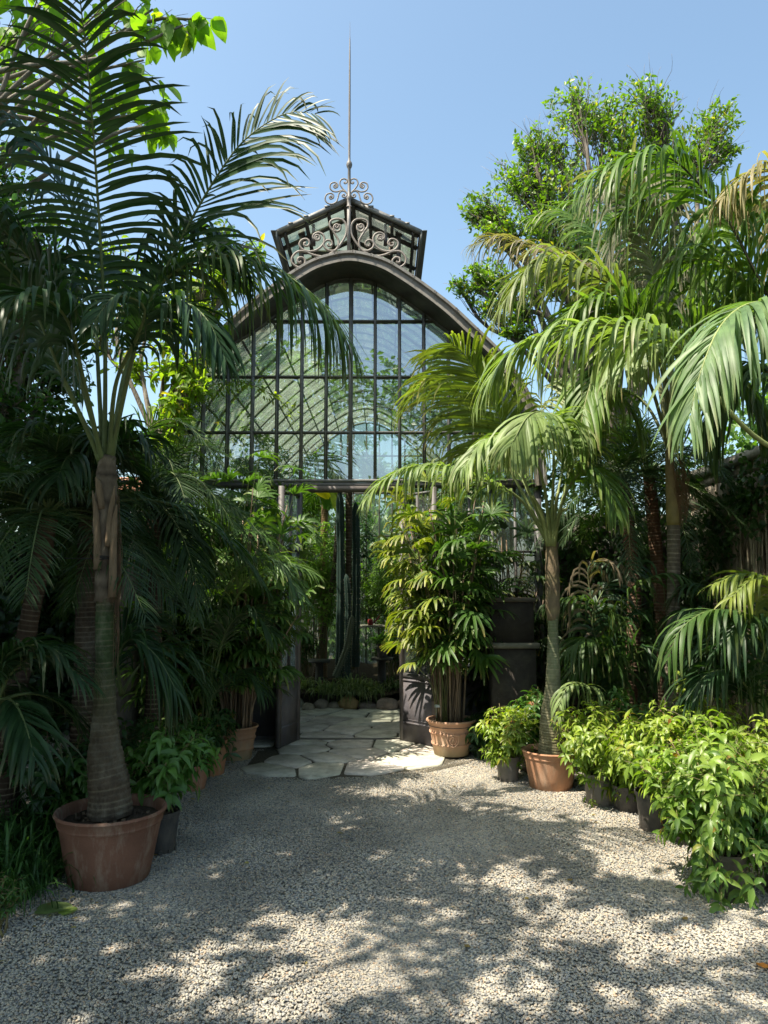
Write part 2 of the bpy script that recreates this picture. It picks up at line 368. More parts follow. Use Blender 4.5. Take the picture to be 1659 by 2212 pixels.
def pebble_mat():
    m, n, out = newmat('pebble'); p = N(n, 'ShaderNodeBsdfPrincipled'); p.inputs['Roughness'].default_value = .62; p.inputs['Specular IOR Level'].default_value = .35
    oi = N(n, 'ShaderNodeObjectInfo'); cr = N(n, 'ShaderNodeValToRGB'); n.links.new(oi.outputs['Random'], cr.inputs[0]); r = cr.color_ramp; e = r.elements
    e[0].position = 0; e[0].color = (.11, .112, .115, 1); e[1].position = 1; e[1].color = (.52, .46, .35, 1)
    for ps, c in ((.15, (.19, .19, .185)), (.35, (.29, .27, .235)), (.55, (.37, .33, .255)), (.7, (.27, .27, .26)), (.86, (.42, .375, .29)), (.94, (.34, .24, .16))):
        x = e.new(ps); x.color = (*c, 1)
    nz = N(n, 'ShaderNodeTexNoise'); nz.inputs['Scale'].default_value = 1.7; nz.inputs['Detail'].default_value = 5; n.links.new(oi.outputs['Location'], nz.inputs['Vector'])
    mr = N(n, 'ShaderNodeMapRange'); mr.inputs[1].default_value = .35; mr.inputs[2].default_value = .65; mr.inputs[3].default_value = .78; mr.inputs[4].default_value = 1.2; n.links.new(nz.outputs[0], mr.inputs[0])
    vm = N(n, 'ShaderNodeVectorMath', operation='SCALE'); n.links.new(cr.outputs[0], vm.inputs[0]); n.links.new(mr.outputs[0], vm.inputs['Scale'])
    n.links.new(vm.outputs[0], p.inputs['Base Color']); n.links.new(p.outputs[0], out.inputs[0]); return m
OUTER = [G(*p)[:2] for p in ((505, 1652), (528, 1672), (600, 1684), (720, 1688), (840, 1682), (930, 1668), (1010, 1650), (1060, 1625), (1080, 1604), (980, 1590))]
POLY = np.array(OUTER+[np.array([1.9, 8.0]), np.array([1.9, 10.0]), np.array([-1.9, 10.4]), np.array([-1.9, 7.9]), G(560, 1606)[:2]])
def in_poly(x, y, poly=None):
    poly = POLY if poly is None else poly; c = np.zeros(np.shape(x), bool); j = len(poly)-1
    for i in range(len(poly)):
        k = ((poly[i][1] > y) != (poly[j][1] > y)) & (x < (poly[j][0]-poly[i][0])*(y-poly[i][1])/(poly[j][1]-poly[i][1]+1e-12)+poly[i][0]); c ^= k; j = i
    return c
def gravel():
    x0, x1, y0, y1 = -3.3, 3.5, 1.9, 7.6
    nx, ny = 140, 120; mb = MB()
    X, Y = np.meshgrid(np.linspace(x0, x1, nx), np.linspace(y0, y1, ny)); Z = np.full(X.shape, .002)+.006*np.sin(X*3.1+Y*1.3)*np.sin(Y*2.3-X)
    i = np.arange(ny-1)[:, None]*nx; j = np.arange(nx-1)[None]
    q = np.stack([i+j, i+j+1, i+nx+j+1, i+nx+j], -1).reshape(-1, 4)
    xc = X.ravel()[q].mean(1); yc = Y.ravel()[q].mean(1)
    keep = ~np.all([in_poly(xc+a, yc+b) for a in (-.10, .10) for b in (-.07, .07)], axis=0)
    mb.add(np.stack([X, Y, Z], -1), q=q[keep])
    pm = pebble_mat(); o = mb.build('gravel', pm)
    ng = bpy.data.node_groups.new('gravel_scatter', 'GeometryNodeTree')
    ng.interface.new_socket('Geometry', in_out='INPUT', socket_type='NodeSocketGeometry'); ng.interface.new_socket('Geometry', in_out='OUTPUT', socket_type='NodeSocketGeometry')
    a = ng.nodes.new('NodeGroupInput'); z = ng.nodes.new('NodeGroupOutput')
    d = ng.nodes.new('GeometryNodeDistributePointsOnFaces'); d.inputs['Density'].default_value = 8800
    ico = ng.nodes.new('GeometryNodeMeshIcoSphere'); ico.inputs['Radius'].default_value = 1.0; ico.inputs['Subdivisions'].default_value = 2
    sm = ng.nodes.new('GeometryNodeSetMaterial'); sm.inputs['Material'].default_value = pm
    ss = ng.nodes.new('GeometryNodeSetShadeSmooth')
    ins = ng.nodes.new('GeometryNodeInstanceOnPoints')
    rs = ng.nodes.new('FunctionNodeRandomValue'); rs.data_type = 'FLOAT_VECTOR'; rs.inputs[0].default_value = (.0042, .0032, .0026); rs.inputs[1].default_value = (.0092, .0060, .0046)
    rr = ng.nodes.new('FunctionNodeRandomValue'); rr.data_type = 'FLOAT_VECTOR'; rr.inputs[0].default_value = (-.5, -.5, 0); rr.inputs[1].default_value = (.5, .5, 6.28); rr.inputs['Seed'].default_value = 5
    L = ng.links.new
    L(a.outputs[0], d.inputs['Mesh']); L(ico.outputs['Mesh'], sm.inputs[0]); L(sm.outputs[0], ss.inputs[0])
    L(d.outputs['Points'], ins.inputs['Points']); L(ss.outputs[0], ins.inputs['Instance']); L(rs.outputs[0], ins.inputs['Scale']); L(rr.outputs[0], ins.inputs['Rotation']); L(ins.outputs[0], z.inputs[0])
    md = o.modifiers.new('scatter', 'NODES'); md.node_group = ng
    tag(o, kind='stuff', label='pale grey and cream pea gravel covering the courtyard')
gravel()

# ------------------------------------------------------------------ crazy paving
def paving():
    outer = [G(*p)[:2] for p in ((505, 1652), (528, 1672), (600, 1684), (720, 1688), (840, 1682), (930, 1668), (1010, 1650), (1060, 1625), (1080, 1604), (980, 1590))]
    poly = outer+[np.array([1.9, 8.0]), np.array([1.9, 10.0]), np.array([-1.9, 10.4]), np.array([-1.9, 7.9]), G(560, 1606)[:2]]
    poly = np.array(poly)
    def inside(p):
        c = False; n = len(poly); j = n-1
        for i in range(n):
            if (poly[i][1] > p[1]) != (poly[j][1] > p[1]) and p[0] < (poly[j][0]-poly[i][0])*(p[1]-poly[i][1])/(poly[j][1]-poly[i][1])+poly[i][0]: c = not c
            j = i
        return c
    r = np.random.default_rng(3); pts = []
    for yy in np.arange(5.9, 10.8, .40):
        for xx in np.arange(-2.2, 2.3, .52):
            pts.append([xx+r.uniform(-.24, .24)+(.26 if int(yy/.4) % 2 else 0), yy+r.uniform(-.17, .17)])
    pts = np.array(pts); mb = MB(); bed = MB()
    for i, p in enumerate(pts):
        if not inside(p): continue
        c = [np.array(v) for v in ((p[0]-.7, p[1]-.6), (p[0]+.7, p[1]-.6), (p[0]+.7, p[1]+.6), (p[0]-.7, p[1]+.6))]
        def clip(c, mid, nn):
            o = []
            for k in range(len(c)):
                a, b = c[k-1], c[k]; da, db = (a-mid)@nn, (b-mid)@nn
                if (da <= 0) != (db <= 0): o.append(a+(b-a)*(da/(da-db)))
                if db <= 0: o.append(b)
            return o
        for j, q in enumerate(pts):
            if j == i or np.hypot(*(q-p)) > 1.3: continue
            nn = nrm(q-p); c = clip(c, (p+q)/2-nn*.013, nn)
            if len(c) < 3: break
        if len(c) < 3: continue
        # keep the outside edge rounded off: clip by the region's edges
        ctr = np.mean(c, 0)
        for k in range(len(outer)-1):
            a, b = outer[k], outer[k+1]; e = nrm(b-a); nn = np.array([e[1], -e[0]])
            if (a-ctr)@nn < 0: nn = nn
            if np.hypot(*((a+b)/2-ctr)) < .7: c = clip(c, a, nn if ((np.array([-.1, 8.5])-a)@nn) < 0 else -nn)
            if len(c) < 3: break
        if len(c) < 3: continue
        # bevel corners
        cc = []
        for k in range(len(c)):
            a, b, d = c[k-1], c[k], c[(k+1) % len(c)]
            if np.hypot(*(b-a)) < .03: continue
            f1 = min(.035/max(np.hypot(*(a-b)), .04), .4); f2 = min(.035/max(np.hypot(*(d-b)), .04), .4)
            cc += [b+(a-b)*f1, b+(a-b)*f1*.3+(d-b)*f2*.3, b+(d-b)*f2]
        if len(cc) < 3: continue
        cc = np.array(cc)+r.normal(0, .004, (len(cc), 2)); n = len(cc); h = .022+r.uniform(-.003, .003); ctr = cc.mean(0); ins = ctr+(cc-ctr)*.965
        tone = r.uniform(.82, 1.12); col = np.array([.50, .47, .41])*tone+r.normal(0, .012, 3)
        v = np.vstack([np.c_[cc, np.full(n, -.01)], np.c_[cc, np.full(n, h-.006)], np.c_[ins, np.full(n, h)]])
        q = [[k, (k+1) % n, n+(k+1) % n, n+k] for k in range(n)]+[[n+k, n+(k+1) % n, 2*n+(k+1) % n, 2*n+k] for k in range(n)]
        mb.add(v, q=q, col=np.clip(col, .05, .8), ng=[list(range(2*n, 3*n))])
    tag(mb.build('paving', M_STONE), kind='structure')
    bed.add(np.c_[poly, np.full(len(poly), .004)], ng=[list(range(len(poly)))], col=(.10, .09, .07))
    tag(bed.build('paving_bed', M_SOIL), kind='structure')
paving()

# ================================================================== THE GREENHOUSE
FY = G(756, 1601)[1]; XC = W(756, 1100, FY)[0]; ZB = W(756, 1049, FY)[2]; YO = FY-.36
IRON = (.070, .070, .072); IRON_L = (.165, .163, .16)
def hz(Y, L): return np.array([[W(756+a, b, Y)[0]-XC, W(756+a, b, Y)[2]] for a, b in L])
fr = hz(YO, [(0, 546), (40, 552), (82, 566), (129, 594), (176, 627), (223, 664), (269, 707), (316, 752), (349, 792), (380, 840), (402, 890), (416, 955), (424, 1049)])
gl = hz(FY, [(0, 603), (50, 611), (105, 640), (160, 678), (213, 717), (255, 742), (300, 779), (335, 819), (365, 868), (385, 925), (398, 985), (404, 1049)])
def dense(c, n=60):
    c3 = np.c_[c, np.zeros(len(c))]; c3 = np.vstack([[-c3[1][0], c3[1][1], 0], c3]); p = smooth(c3, n*2); p = p[p[:, 0] >= -1e-3]; return p[:, :2]
frd = dense(fr); gld = dense(gl)
def full(c): return np.vstack([np.c_[-c[::-1][:, 0], c[::-1][:, 1]], c[1:]])
def zat(c, x): return np.interp(abs(x), c[:, 0], c[:, 1])
gh = thing('greenhouse', (XC, FY, 0), 'large arched glass and iron greenhouse with open double doors and roof lantern', 'greenhouse')

# end wall frame: posts, rails
COLW = 54/1600*FY; rows = [W(756, y, FY)[2] for y in (1049, 935, 815, 695)]
mb = MB()
for k in range(-7, 8):
    x = k*COLW+.002; top = zat(gld, x)-.015
    thick = .046 if k == 0 else .036
    mb.box((XC+x, FY-.012, (ZB+top)/2), (thick, .055, top-ZB), col=IRON_L if k % 2 == 0 else IRON)
    mb.box((XC+x, FY-.045, (ZB+top)/2), (thick*.4, .022, top-ZB), col=IRON_L)
for i, z in enumerate(rows):
    hw = np.interp(z, gld[::-1][:, 1], gld[::-1][:, 0]) if i else gld[-1][0]
    if i == 0: mb.box((XC, FY-.02, z), (2*hw+.1, .11, .05), col=IRON); mb.box((XC, FY-.065, z+.045), (2*hw+.1, .03, .03), col=IRON_L)
    else: mb.box((XC, FY-.005, z), (2*hw, .045, .026), col=IRON); mb.box((XC, FY-.034, z), (2*hw, .012, .012), col=IRON_L)
c = full(gld); P = np.c_[c[:, 0]+XC, np.full(len(c), FY-.005), c[:, 1]]
mb.tube(P, .028, 6, col=IRON)
for s_ in (-1, 1):          # small arched heads over the two middle lights
    for kk in range(13):
        a = kk/12; x0 = s_*(.03+a*(COLW-.05))
    xs = np.linspace(.02, COLW-.015, 13); zt = zat(gld, .1)-.03-.07*((xs-.35*COLW)/COLW)**2*1.6
    mb.tube(np.c_[XC+s_*xs, np.full(13, FY-.02), zt], .016, 5, col=IRON)
mb.build('window_frame', M_METAL, gh)

# glazing
def glassmat(name, tint, refl, dirt):
    m, n, out = newmat(name)
    fr_ = N(n, 'ShaderNodeFresnel'); fr_.inputs[0].default_value = 1.9
    mr = N(n, 'ShaderNodeMapRange'); mr.inputs[3].default_value = refl; mr.inputs[4].default_value = 1.0; n.links.new(fr_.outputs[0], mr.inputs[0])
    tc = N(n, 'ShaderNodeTexCoord'); nz = N(n, 'ShaderNodeTexNoise'); nz.inputs['Scale'].default_value = 1.1; nz.inputs['Detail'].default_value = 2; n.links.new(tc.outputs['Object'], nz.inputs['Vector'])
    bp = N(n, 'ShaderNodeBump'); bp.inputs['Strength'].default_value = .07; bp.inputs['Distance'].default_value = .02; n.links.new(nz.outputs[0], bp.inputs['Height'])
    g_ = N(n, 'ShaderNodeBsdfGlossy'); g_.inputs['Roughness'].default_value = .012; g_.inputs['Color'].default_value = (.92, .95, 1, 1); n.links.new(bp.outputs[0], g_.inputs['Normal'])
    t_ = N(n, 'ShaderNodeBsdfTransparent'); t_.inputs['Color'].default_value = (*tint, 1)
    mx = N(n, 'ShaderNodeMixShader'); n.links.new(mr.outputs[0], mx.inputs[0]); n.links.new(t_.outputs[0], mx.inputs[1]); n.links.new(g_.outputs[0], mx.inputs[2])
    d_ = N(n, 'ShaderNodeBsdfDiffuse'); d_.inputs['Color'].default_value = (.55, .60, .55, 1)
    tl = N(n, 'ShaderNodeBsdfTranslucent'); tl.inputs['Color'].default_value = (.6, .68, .58, 1)
    ad = N(n, 'ShaderNodeMixShader'); ad.inputs[0].default_value = .5; n.links.new(d_.outputs[0], ad.inputs[1]); n.links.new(tl.outputs[0], ad.inputs[2])
    mp = N(n, 'ShaderNodeMapping'); mp.inputs['Scale'].default_value = (4, 4, .8); n.links.new(tc.outputs['Object'], mp.inputs[0])
    n2 = N(n, 'ShaderNodeTexNoise'); n2.inputs['Scale'].default_value = 2.0; n2.inputs['Detail'].default_value = 6; n.links.new(mp.outputs[0], n2.inputs['Vector'])
    r2 = N(n, 'ShaderNodeMapRange'); r2.inputs[1].default_value = .35; r2.inputs[2].default_value = .75; r2.inputs[3].default_value = dirt*.7; r2.inputs[4].default_value = dirt*1.35; n.links.new(n2.outputs[0], r2.inputs[0])
    m2 = N(n, 'ShaderNodeMixShader'); n.links.new(r2.outputs[0], m2.inputs[0]); n.links.new(mx.outputs[0], m2.inputs[1]); n.links.new(ad.outputs[0], m2.inputs[2])
    n.links.new(m2.outputs[0], out.inputs[0]); return m
M_GLASS = glassmat('old_glass', (.88, .95, .89), .29, .09)
M_ROOFG = glassmat('whitewashed_roof_glass', (.90, .97, .90), .03, .36)
def pane(x0, x1, z0, z1, top=None):
    xs = np.linspace(x0, x1, 9); r = np.random.default_rng(int(abs(x0*991+z0*7919)) % 99999)
    zt = [min(z1, (top(x) if top else z1)) for x in xs]
    if max(zt) < z0+.05: return
    zt = np.maximum(zt, z0+.002)
    tx, tz = r.normal(0, .0045, 2); v = []
    for x, z in list(zip(xs, zt)): v.append([x, 0, z])
    v = [[x0, 0, z0], [x1, 0, z0]]+v[::-1]; v = np.array(v); v[:, 1] = FY+.004+(v[:, 0]-x0)*tx+(v[:, 2]-z0)*tz; v[:, 0] += XC
    mb = MB(); mb.add(v, ng=[list(range(len(v)))]); mb.build('window_pane', M_GLASS, gh)
zr = rows+[99]
for k in range(-8, 8):
    for i in range(4):
        pane(k*COLW+.012, (k+1)*COLW-.012, zr[i]+.012, zr[i+1]-.012 if i < 3 else 99, lambda x: zat(gld, x)-.01 if abs(x) < gld[-1][0] else 0)

# arch rim, soffit, roof
c = full(frd); T = nrm(np.gradient(c, axis=0)); NR = np.stack([-T[:, 1], T[:, 0]], 1)
def loft(mb, a, ya, b, yb, col):
    n = len(a); v = np.vstack([np.c_[a[:, 0]+XC, np.full(n, ya), a[:, 1]], np.c_[b[:, 0]+XC, np.full(n, yb), b[:, 1]]])
    mb.add(v, q=[[i, i+1, n+i+1, n+i] for i in range(n-1)], col=col)
inn = c-NR*.085; mid = c-NR*.03
mb = MB()
loft(mb, c+NR*.006, YO-.05, c+NR*.006, YO+.40, IRON_L); loft(mb, c+NR*.006, YO-.05, c-NR*.022, YO-.05, (.24, .22, .20))
loft(mb, c-NR*.022, YO-.05, mid, YO-.02, IRON_L); loft(mb, mid, YO-.02, inn, YO-.02, (.155, .145, .135)); loft(mb, inn, YO-.02, inn, YO-.055, (.24, .21, .19))
loft(mb, inn, YO-.055, inn-NR*.028, YO-.055, (.26, .23, .2)); loft(mb, inn-NR*.028, YO-.055, inn-NR*.028, YO+.02, IRON)
mb.build('arch_rim', M_METAL, gh, smooth=False)
mb = MB(); ic = inn-NR*.028; gc = full(gld)
gi = np.stack([np.interp(np.linspace(0, 1, len(ic)), np.linspace(0, 1, len(gc)), gc[:, k]) for k in (0, 1)], 1)
loft(mb, ic, YO+.02, gi, FY-.03, (.05, .048, .05)); loft(mb, c-NR*.01, YO+.4, gi, FY+.02, (.05, .048, .05))
mb.build('soffit', M_METAL, gh)
for i in list(range(14, len(c)-12, 9)):            # wire hooks along the rim
    mb = MB(); p = c[i]; t = T[i]; q0 = np.array([p[0]+XC, YO-.055, p[1]]); e = np.array([t[0], 0, t[1]]); nn = np.array([NR[i][0], 0, NR[i][1]])
    mb.tube(np.array([q0-e*.03-nn*.015, q0-e*.03+nn*.002-[0, .01, 0], q0-nn*.01-[0, .015, 0], q0+e*.01-nn*.07-[0, .01, 0]]), .004, 4, col=(.1, .1, .1)); mb.build('rim_hook', M_METAL, gh)
BY = FY+7.5
ins = c-NR*.05
ext = np.vstack([[ins[0][0], .0], ins, [ins[-1][0], .0]])
mb = MB(); loft(mb, ext, FY+.03, ext, BY, (.5, .55, .5)); mb.build('roof_glazing', M_ROOFG, gh, smooth=True)
inr = c-NR*.10; extr = np.vstack([[inr[0][0], .0], inr, [inr[-1][0], .0]])
for k in range(1, 13):
    y = FY+k*.62; mb = MB(); P = np.c_[extr[:, 0]+XC, np.full(len(extr), y), extr[:, 1]]; mb.tube(P, .015 if k % 2 else .022, 4, col=(.17, .18, .16)); mb.build('roof_rib', M_METAL, gh)
for i in range(6, len(extr)-4, 13):
    mb = MB(); p = extr[i]; mb.bar((p[0]+XC, FY+.05, p[1]), (p[0]+XC, BY, p[1]), .02, .02, col=IRON, up=(0, 0, 1)); mb.build('roof_purlin', M_METAL, gh)
mb = MB(); n = len(extr); mb.add(np.c_[extr[:, 0]+XC, np.full(n, BY), extr[:, 1]], ng=[list(range(n))]); mb.build('rear_glazing', M_ROOFG, gh)
mb = MB()
for k in range(-7, 8): x = k*COLW*1.0; mb.box((XC+x, BY-.03, zat(frd, x)/2), (.03, .03, zat(frd, x)-.1), col=IRON)
for z in (1.2, 2.7, 3.6, 4.4): hw = 2.0 if z < 3 else np.interp(z, frd[::-1][:, 1], frd[::-1][:, 0]); mb.box((XC, BY-.03, z), (2*hw, .03, .03), col=IRON)
mb.build('rear_frame', M_METAL, gh)

# lower front: dark plinth, lights and posts either side of the doorway
DX0 = W(646, 1500, FY)[0]; DX1 = W(866, 1500, FY)[0]
mb = MB()
for s_, xe in ((-1, DX0), (1, DX1)):
    xo = XC+s_*gld[-1][0]; w_ = abs(xo-xe); cx = (xo+xe)/2
    mb.box((cx, FY, .33), (w_, .05, .66), col=(.06, .058, .062)); mb.box((cx, FY-.03, .66), (w_, .05, .04), col=IRON); mb.box((cx, FY-.02, .03), (w_, .06, .06), col=IRON)
    mb.box((xe+s_*.02, FY-.01, ZB/2), (.05, .09, ZB), col=IRON); mb.box((xo, FY, ZB/2), (.07, .09, ZB), col=IRON)
    for k in range(1, 6): mb.box((xe+s_*w_*k/6, FY, (ZB+.66)/2), (.026, .04, ZB-.66), col=IRON)
    for z in (1.3, 2.0): mb.box((cx, FY, z), (w_, .036, .024), col=IRON)
mb.box(((DX0+DX1)/2, FY-.03, ZB-.045), (DX1-DX0+.1, .10, .06), col=(.10, .085, .08))
mb.box(((DX0+DX1)/2, FY, .012), (DX1-DX0, .07, .03), col=(.12, .11, .10))
mb.build('lower_frame', M_METAL, gh)
for s_, xe in ((-1, DX0), (1, DX1)):
    xo = XC+s_*gld[-1][0]
    for z0, z1 in ((.68, 1.29), (1.31, 1.99), (2.01, ZB-.03)):
        for k in range(6):
            a, b = sorted((xe+(xo-xe)*k/6, xe+(xo-xe)*(k+1)/6)); pane(a-XC+.01, b-XC-.01, z0, z1)
# doors
def door(hx, hy, fx, fy, label):
    mbp, mbf = MB(), MB(); a = np.array([hx, hy, 0.]); b = np.array([fx, fy, 0.]); e = nrm(b-a); L = np.linalg.norm(b-a); nn = np.array([-e[1], e[0], 0]); rot = np.stack([e, nn, [0, 0, 1]], 1)
    H = ZB-.07; PH = .70
    def bx(mb, u0, u1, z0, z1, th, col, off=0): mb.box(a+e*(u0+u1)/2+nn*off+[0, 0, (z0+z1)/2], (u1-u0, th, z1-z0), col=col, rot=rot)
    DK = (.115, .108, .12)
    for u in (0, L-.045): bx(mbf, u, u+.045, .03, H, .045, (.13, .12, .12))
    bx(mbf, L/2-.011, L/2+.011, PH+.02, H-.04, .03, IRON)
    for z in (PH, 1.31, 2.0, H-.05): bx(mbf, .045, L-.045, z-.012-(.02 if z == PH else 0), z+.012+(.01 if z == PH else 0), .034, IRON)
    mbf.build('door_frame', M_METAL, gh)
    bx(mbp, .046, L-.046, .03, PH-.033, .028, DK); bx(mbp, .046, L-.046, .205, .225, .040, DK); bx(mbp, .046, L-.046, .245, .252, .036, DK); bx(mbp, .046, L-.046, PH-.06, PH-.045, .042, DK)
    d = mbp.build('door_panel', M_METAL, gh)
    for u0, u1 in ((.046, L/2-.012), (L/2+.012, L-.046)):
        for z0, z1 in ((PH+.02, 1.298), (1.322, 1.988), (2.012, H-.065)):
            mb = MB(); P = [a+e*u0+[0, 0, z0], a+e*u1+[0, 0, z0], a+e*u1+[0, 0, z1], a+e*u0+[0, 0, z1]]; mb.add(P, q=[[0, 1, 2, 3]]); mb.build('door_pane', M_GLASS, gh)
    h = MB(); q0 = a+e*(L-.02)+[0, 0, 1.05]; h.tube(np.array([q0+nn*.02, q0+nn*.05, q0+nn*.055+[0, 0, -.06]])*1.0, .008, 6, col=(.1, .09, .08)); h.tube(np.array([q0-nn*.02, q0-nn*.05, q0-nn*.055+[0, 0, -.06]]), .008, 6, col=(.1, .09, .08)); h.build('door_handle', M_METAL, gh)
    k = MB(); q0 = a+e*(L-.03)+[0, 0, .50]; k.box(q0-nn*.03, (.02, .02, .05), col=(.05, .05, .05), rot=rot); k.build('door_latch', M_METAL, gh)
gA = G(598, 1623); door(DX0+.0, FY-.06, gA[0], gA[1], 'l')
door(DX1, FY-.06, DX1+.35, FY-.42, 'r')

# lantern above the ridge
LY0 = FY-.22; pk = W(753, 432, LY0); el = W(604, 502, LY0); er = W(904, 500, LY0); EX = (er[0]-el[0])/2; LXC = (er[0]+el[0])/2; PZ = pk[2]; EZ = (el[2]+er[2])/2; LY1 = FY+6
M_LANT = glassmat('lantern_glass', (.26, .31, .20), .03, .22)
for s_ in (-1, 1):
    def sl_(u, y, d=0): return np.array([LXC+s_*EX*u, y, PZ+(EZ-PZ)*u-d])
    mb = MB(); mb.add([sl_(.01, LY0), sl_(1, LY0), sl_(1, LY1), sl_(.01, LY1)], q=[[0, 1, 2, 3]]); mb.build('lantern_glazing', M_LANT, gh)
    mb = MB()
    for u in (.06, .30, .62, .93): mb.bar(sl_(u, LY0+.02, .03), sl_(u, LY1, .03), .035, .05, col=(.045, .043, .04), up=(0, 0, 1))
    for y in np.arange(LY0+.33, LY1, .55): mb.bar(sl_(.0, y, .035), sl_(1, y, .035), .04, .04, col=(.045, .043, .04))
    mb.build('lantern_rafters', M_METAL, gh)
    mb = MB(); mb.bar(sl_(-.0, LY0, -.006), sl_(1.03, LY0, -.006), .045, .05, col=IRON_L); mb.bar(sl_(0, LY0+.05, .03), sl_(1, LY0+.05, .03), .03, .03, col=(.05, .05, .05)); 
    for u in (.32, .62, .84): mb.box(sl_(u, LY0, -.03), (.05, .06, .02), col=IRON_L)
    mb.build('bargeboard', M_METAL, gh)
    mb = MB(); e0, e1 = sl_(1.0, LY0-.02), sl_(1.0, LY1); mb.bar(e0+[s_*.03, 0, -.06], e1+[s_*.03, 0, -.06], .14, .02, col=(.10, .105, .10), up=(1, 0, 0)); mb.bar(e0+[s_*.05, 0, .005], e1+[s_*.05, 0, .005], .09, .012, col=(.09, .09, .09), up=(0, 0, 1))
    mb.build('gutter', M_METAL, gh)
    for y in np.arange(LY0+.25, LY1, 1.1): mb = MB(); mb.box((LXC+s_*EX*.72, y, EZ-.10), (.05, .05, .75), col=(.06, .055, .055)); mb.box((LXC+s_*EX*.72, y, EZ+.10), (.075, .075, .03), col=(.06, .055, .055)); mb.build('lantern_post', M_METAL, gh)
mb = MB(); mb.bar((LXC, LY0, PZ+.01), (LXC, LY1, PZ+.01), .06, .03, col=IRON, up=(0, 0, 1)); mb.box((LXC, LY0+.5, EZ+.0), (EX*1.5, .03, .035), col=(.05, .05, .05)); mb.build('ridge', M_METAL, gh)
# scrollwork
SY = LY0-.05
def scr(pts, r, name, s_):
    P = np.array([W(756+s_*(a-800)*.2083, 380+b*.2083, SY) for a, b in pts]); P[:, 0] += (753.5-756)/1600*SY
    mb = MB(); mb.tube(smooth(P, len(pts)*7), r, 7, col=(.25, .215, .19)); mb.build(name, M_METAL, gh, smooth=True)
A1 = [(928, 522), (938, 528), (930, 540), (915, 535), (910, 518), (925, 503), (948, 512), (955, 540), (935, 572), (900, 568), (885, 530), (888, 500)]
A = [(930, 525), (940, 530), (932, 542), (914, 536), (908, 516), (930, 502), (952, 520), (950, 556), (915, 578), (888, 545), (895, 500)]
low = [
 [(928, 522), (938, 532), (920, 542), (905, 520), (925, 503), (950, 518), (955, 550), (925, 578), (892, 560), (887, 520), (905, 508)],
 [(925, 578), (965, 568), (995, 525), (995, 480), (965, 455), (915, 446), (860, 462), (825, 520), (828, 600), (860, 670), (920, 750), (990, 805), (1080, 834), (1180, 815), (1250, 785), (1330, 785), (1385, 840), (1388, 900), (1330, 946), (1270, 925), (1252, 880), (1285, 845), (1325, 855), (1330, 890), (1305, 900), (1295, 885)],
 [(975, 555), (940, 610), (908, 670), (912, 730), (945, 772), (1000, 775), (1048, 745), (1058, 700), (1025, 668), (985, 675), (972, 708), (995, 730), (1018, 718), (1010, 702)],
 [(1125, 632), (1140, 645), (1120, 662), (1100, 645), (1112, 618), (1145, 618), (1152, 650), (1135, 668), (1104, 660)],
 [(1135, 668), (1168, 645), (1162, 608), (1115, 588), (1068, 612), (1052, 660), (1073, 718), (1130, 766), (1210, 783), (1280, 762), (1313, 712), (1290, 668), (1240, 655), (1208, 690), (1225, 725), (1260, 722), (1262, 697), (1243, 696)]]
up = [[(838, 62), (850, 70), (838, 80), (822, 70), (820, 46), (845, 30), (880, 40), (894, 80), (870, 125), (830, 168), (812, 205)],
 [(943, 108), (930, 113), (924, 98), (943, 90), (958, 106), (945, 126), (920, 116), (917, 88), (945, 68), (985, 80), (996, 120), (972, 156), (925, 165), (870, 150), (830, 172), (812, 205)],
 [(990, 220), (977, 222), (984, 206), (1001, 220), (990, 240), (964, 230), (960, 200), (985, 181), (1028, 192), (1047, 235), (1028, 277), (980, 293), (932, 270), (915, 230), (900, 180), (870, 157), (838, 165)],
 [(855, 203), (845, 200), (853, 190), (869, 202), (860, 220), (835, 217), (818, 195)]]
for s_ in (-1, 1):
    for p in low: scr(p, .0125, 'scroll', s_)
    for p in up: scr(p, .0085, 'ridge_scroll', s_)
mb = MB(); p0 = W(753.5, 546, SY); p1 = W(753.5, 425, SY); mb.tube([p0, p1], .020, 10, col=(.22, .2, .19))
q = W(754, 395, SY)
def zz(y): return W(754, y, SY)[2]
X0 = p0[0]
mb.build('spire_post', M_METAL, gh, smooth=True)
mb = MB(); mb.lathe([(0.035, zz(448)), (.022, zz(444)), (.022, zz(432)), (.032, zz(428)), (.018, zz(424)), (.016, zz(365)), (.028, zz(361)), (.034, zz(356)), (.028, zz(351)), (.014, zz(347)), (.013, zz(340)), (.012, zz(230)), (.009, zz(120)), (.006, zz(85)), (.003, zz(80)), (.001, zz(47))], (X0, SY, 0), 12, col=(.16, .145, .14)); mb.build('spire', M_METAL, gh, smooth=True)
for s_ in (-1, 1):
    mb = MB(); xx = X0+s_*.40; zb = W(754, 420, SY)[2]; mb.box((xx, SY+.12, W(0, 485, SY)[2]), (.03, .03, .12), col=(.28, .25, .22)); mb.box((xx, SY+.12, W(0, 508, SY)[2]), (.045, .045, .12), col=(.06, .05, .05)); mb.build('downpipe', M_METAL, gh)

# ================================================================== PALMS
def add_fronds(t, L, name='frond'):
    for spec in L:
        pts, kw = spec; kw = dict(kw); mt = kw.pop('mat', M_PALM)
        P = [W(*p) if len(p) == 3 and not kw.get('world') else p for p in pts]
        kw.pop('world', None)
        mb = MB(); frond(mb, P, **kw); mb.build(name, [mt, M_STEM], t)
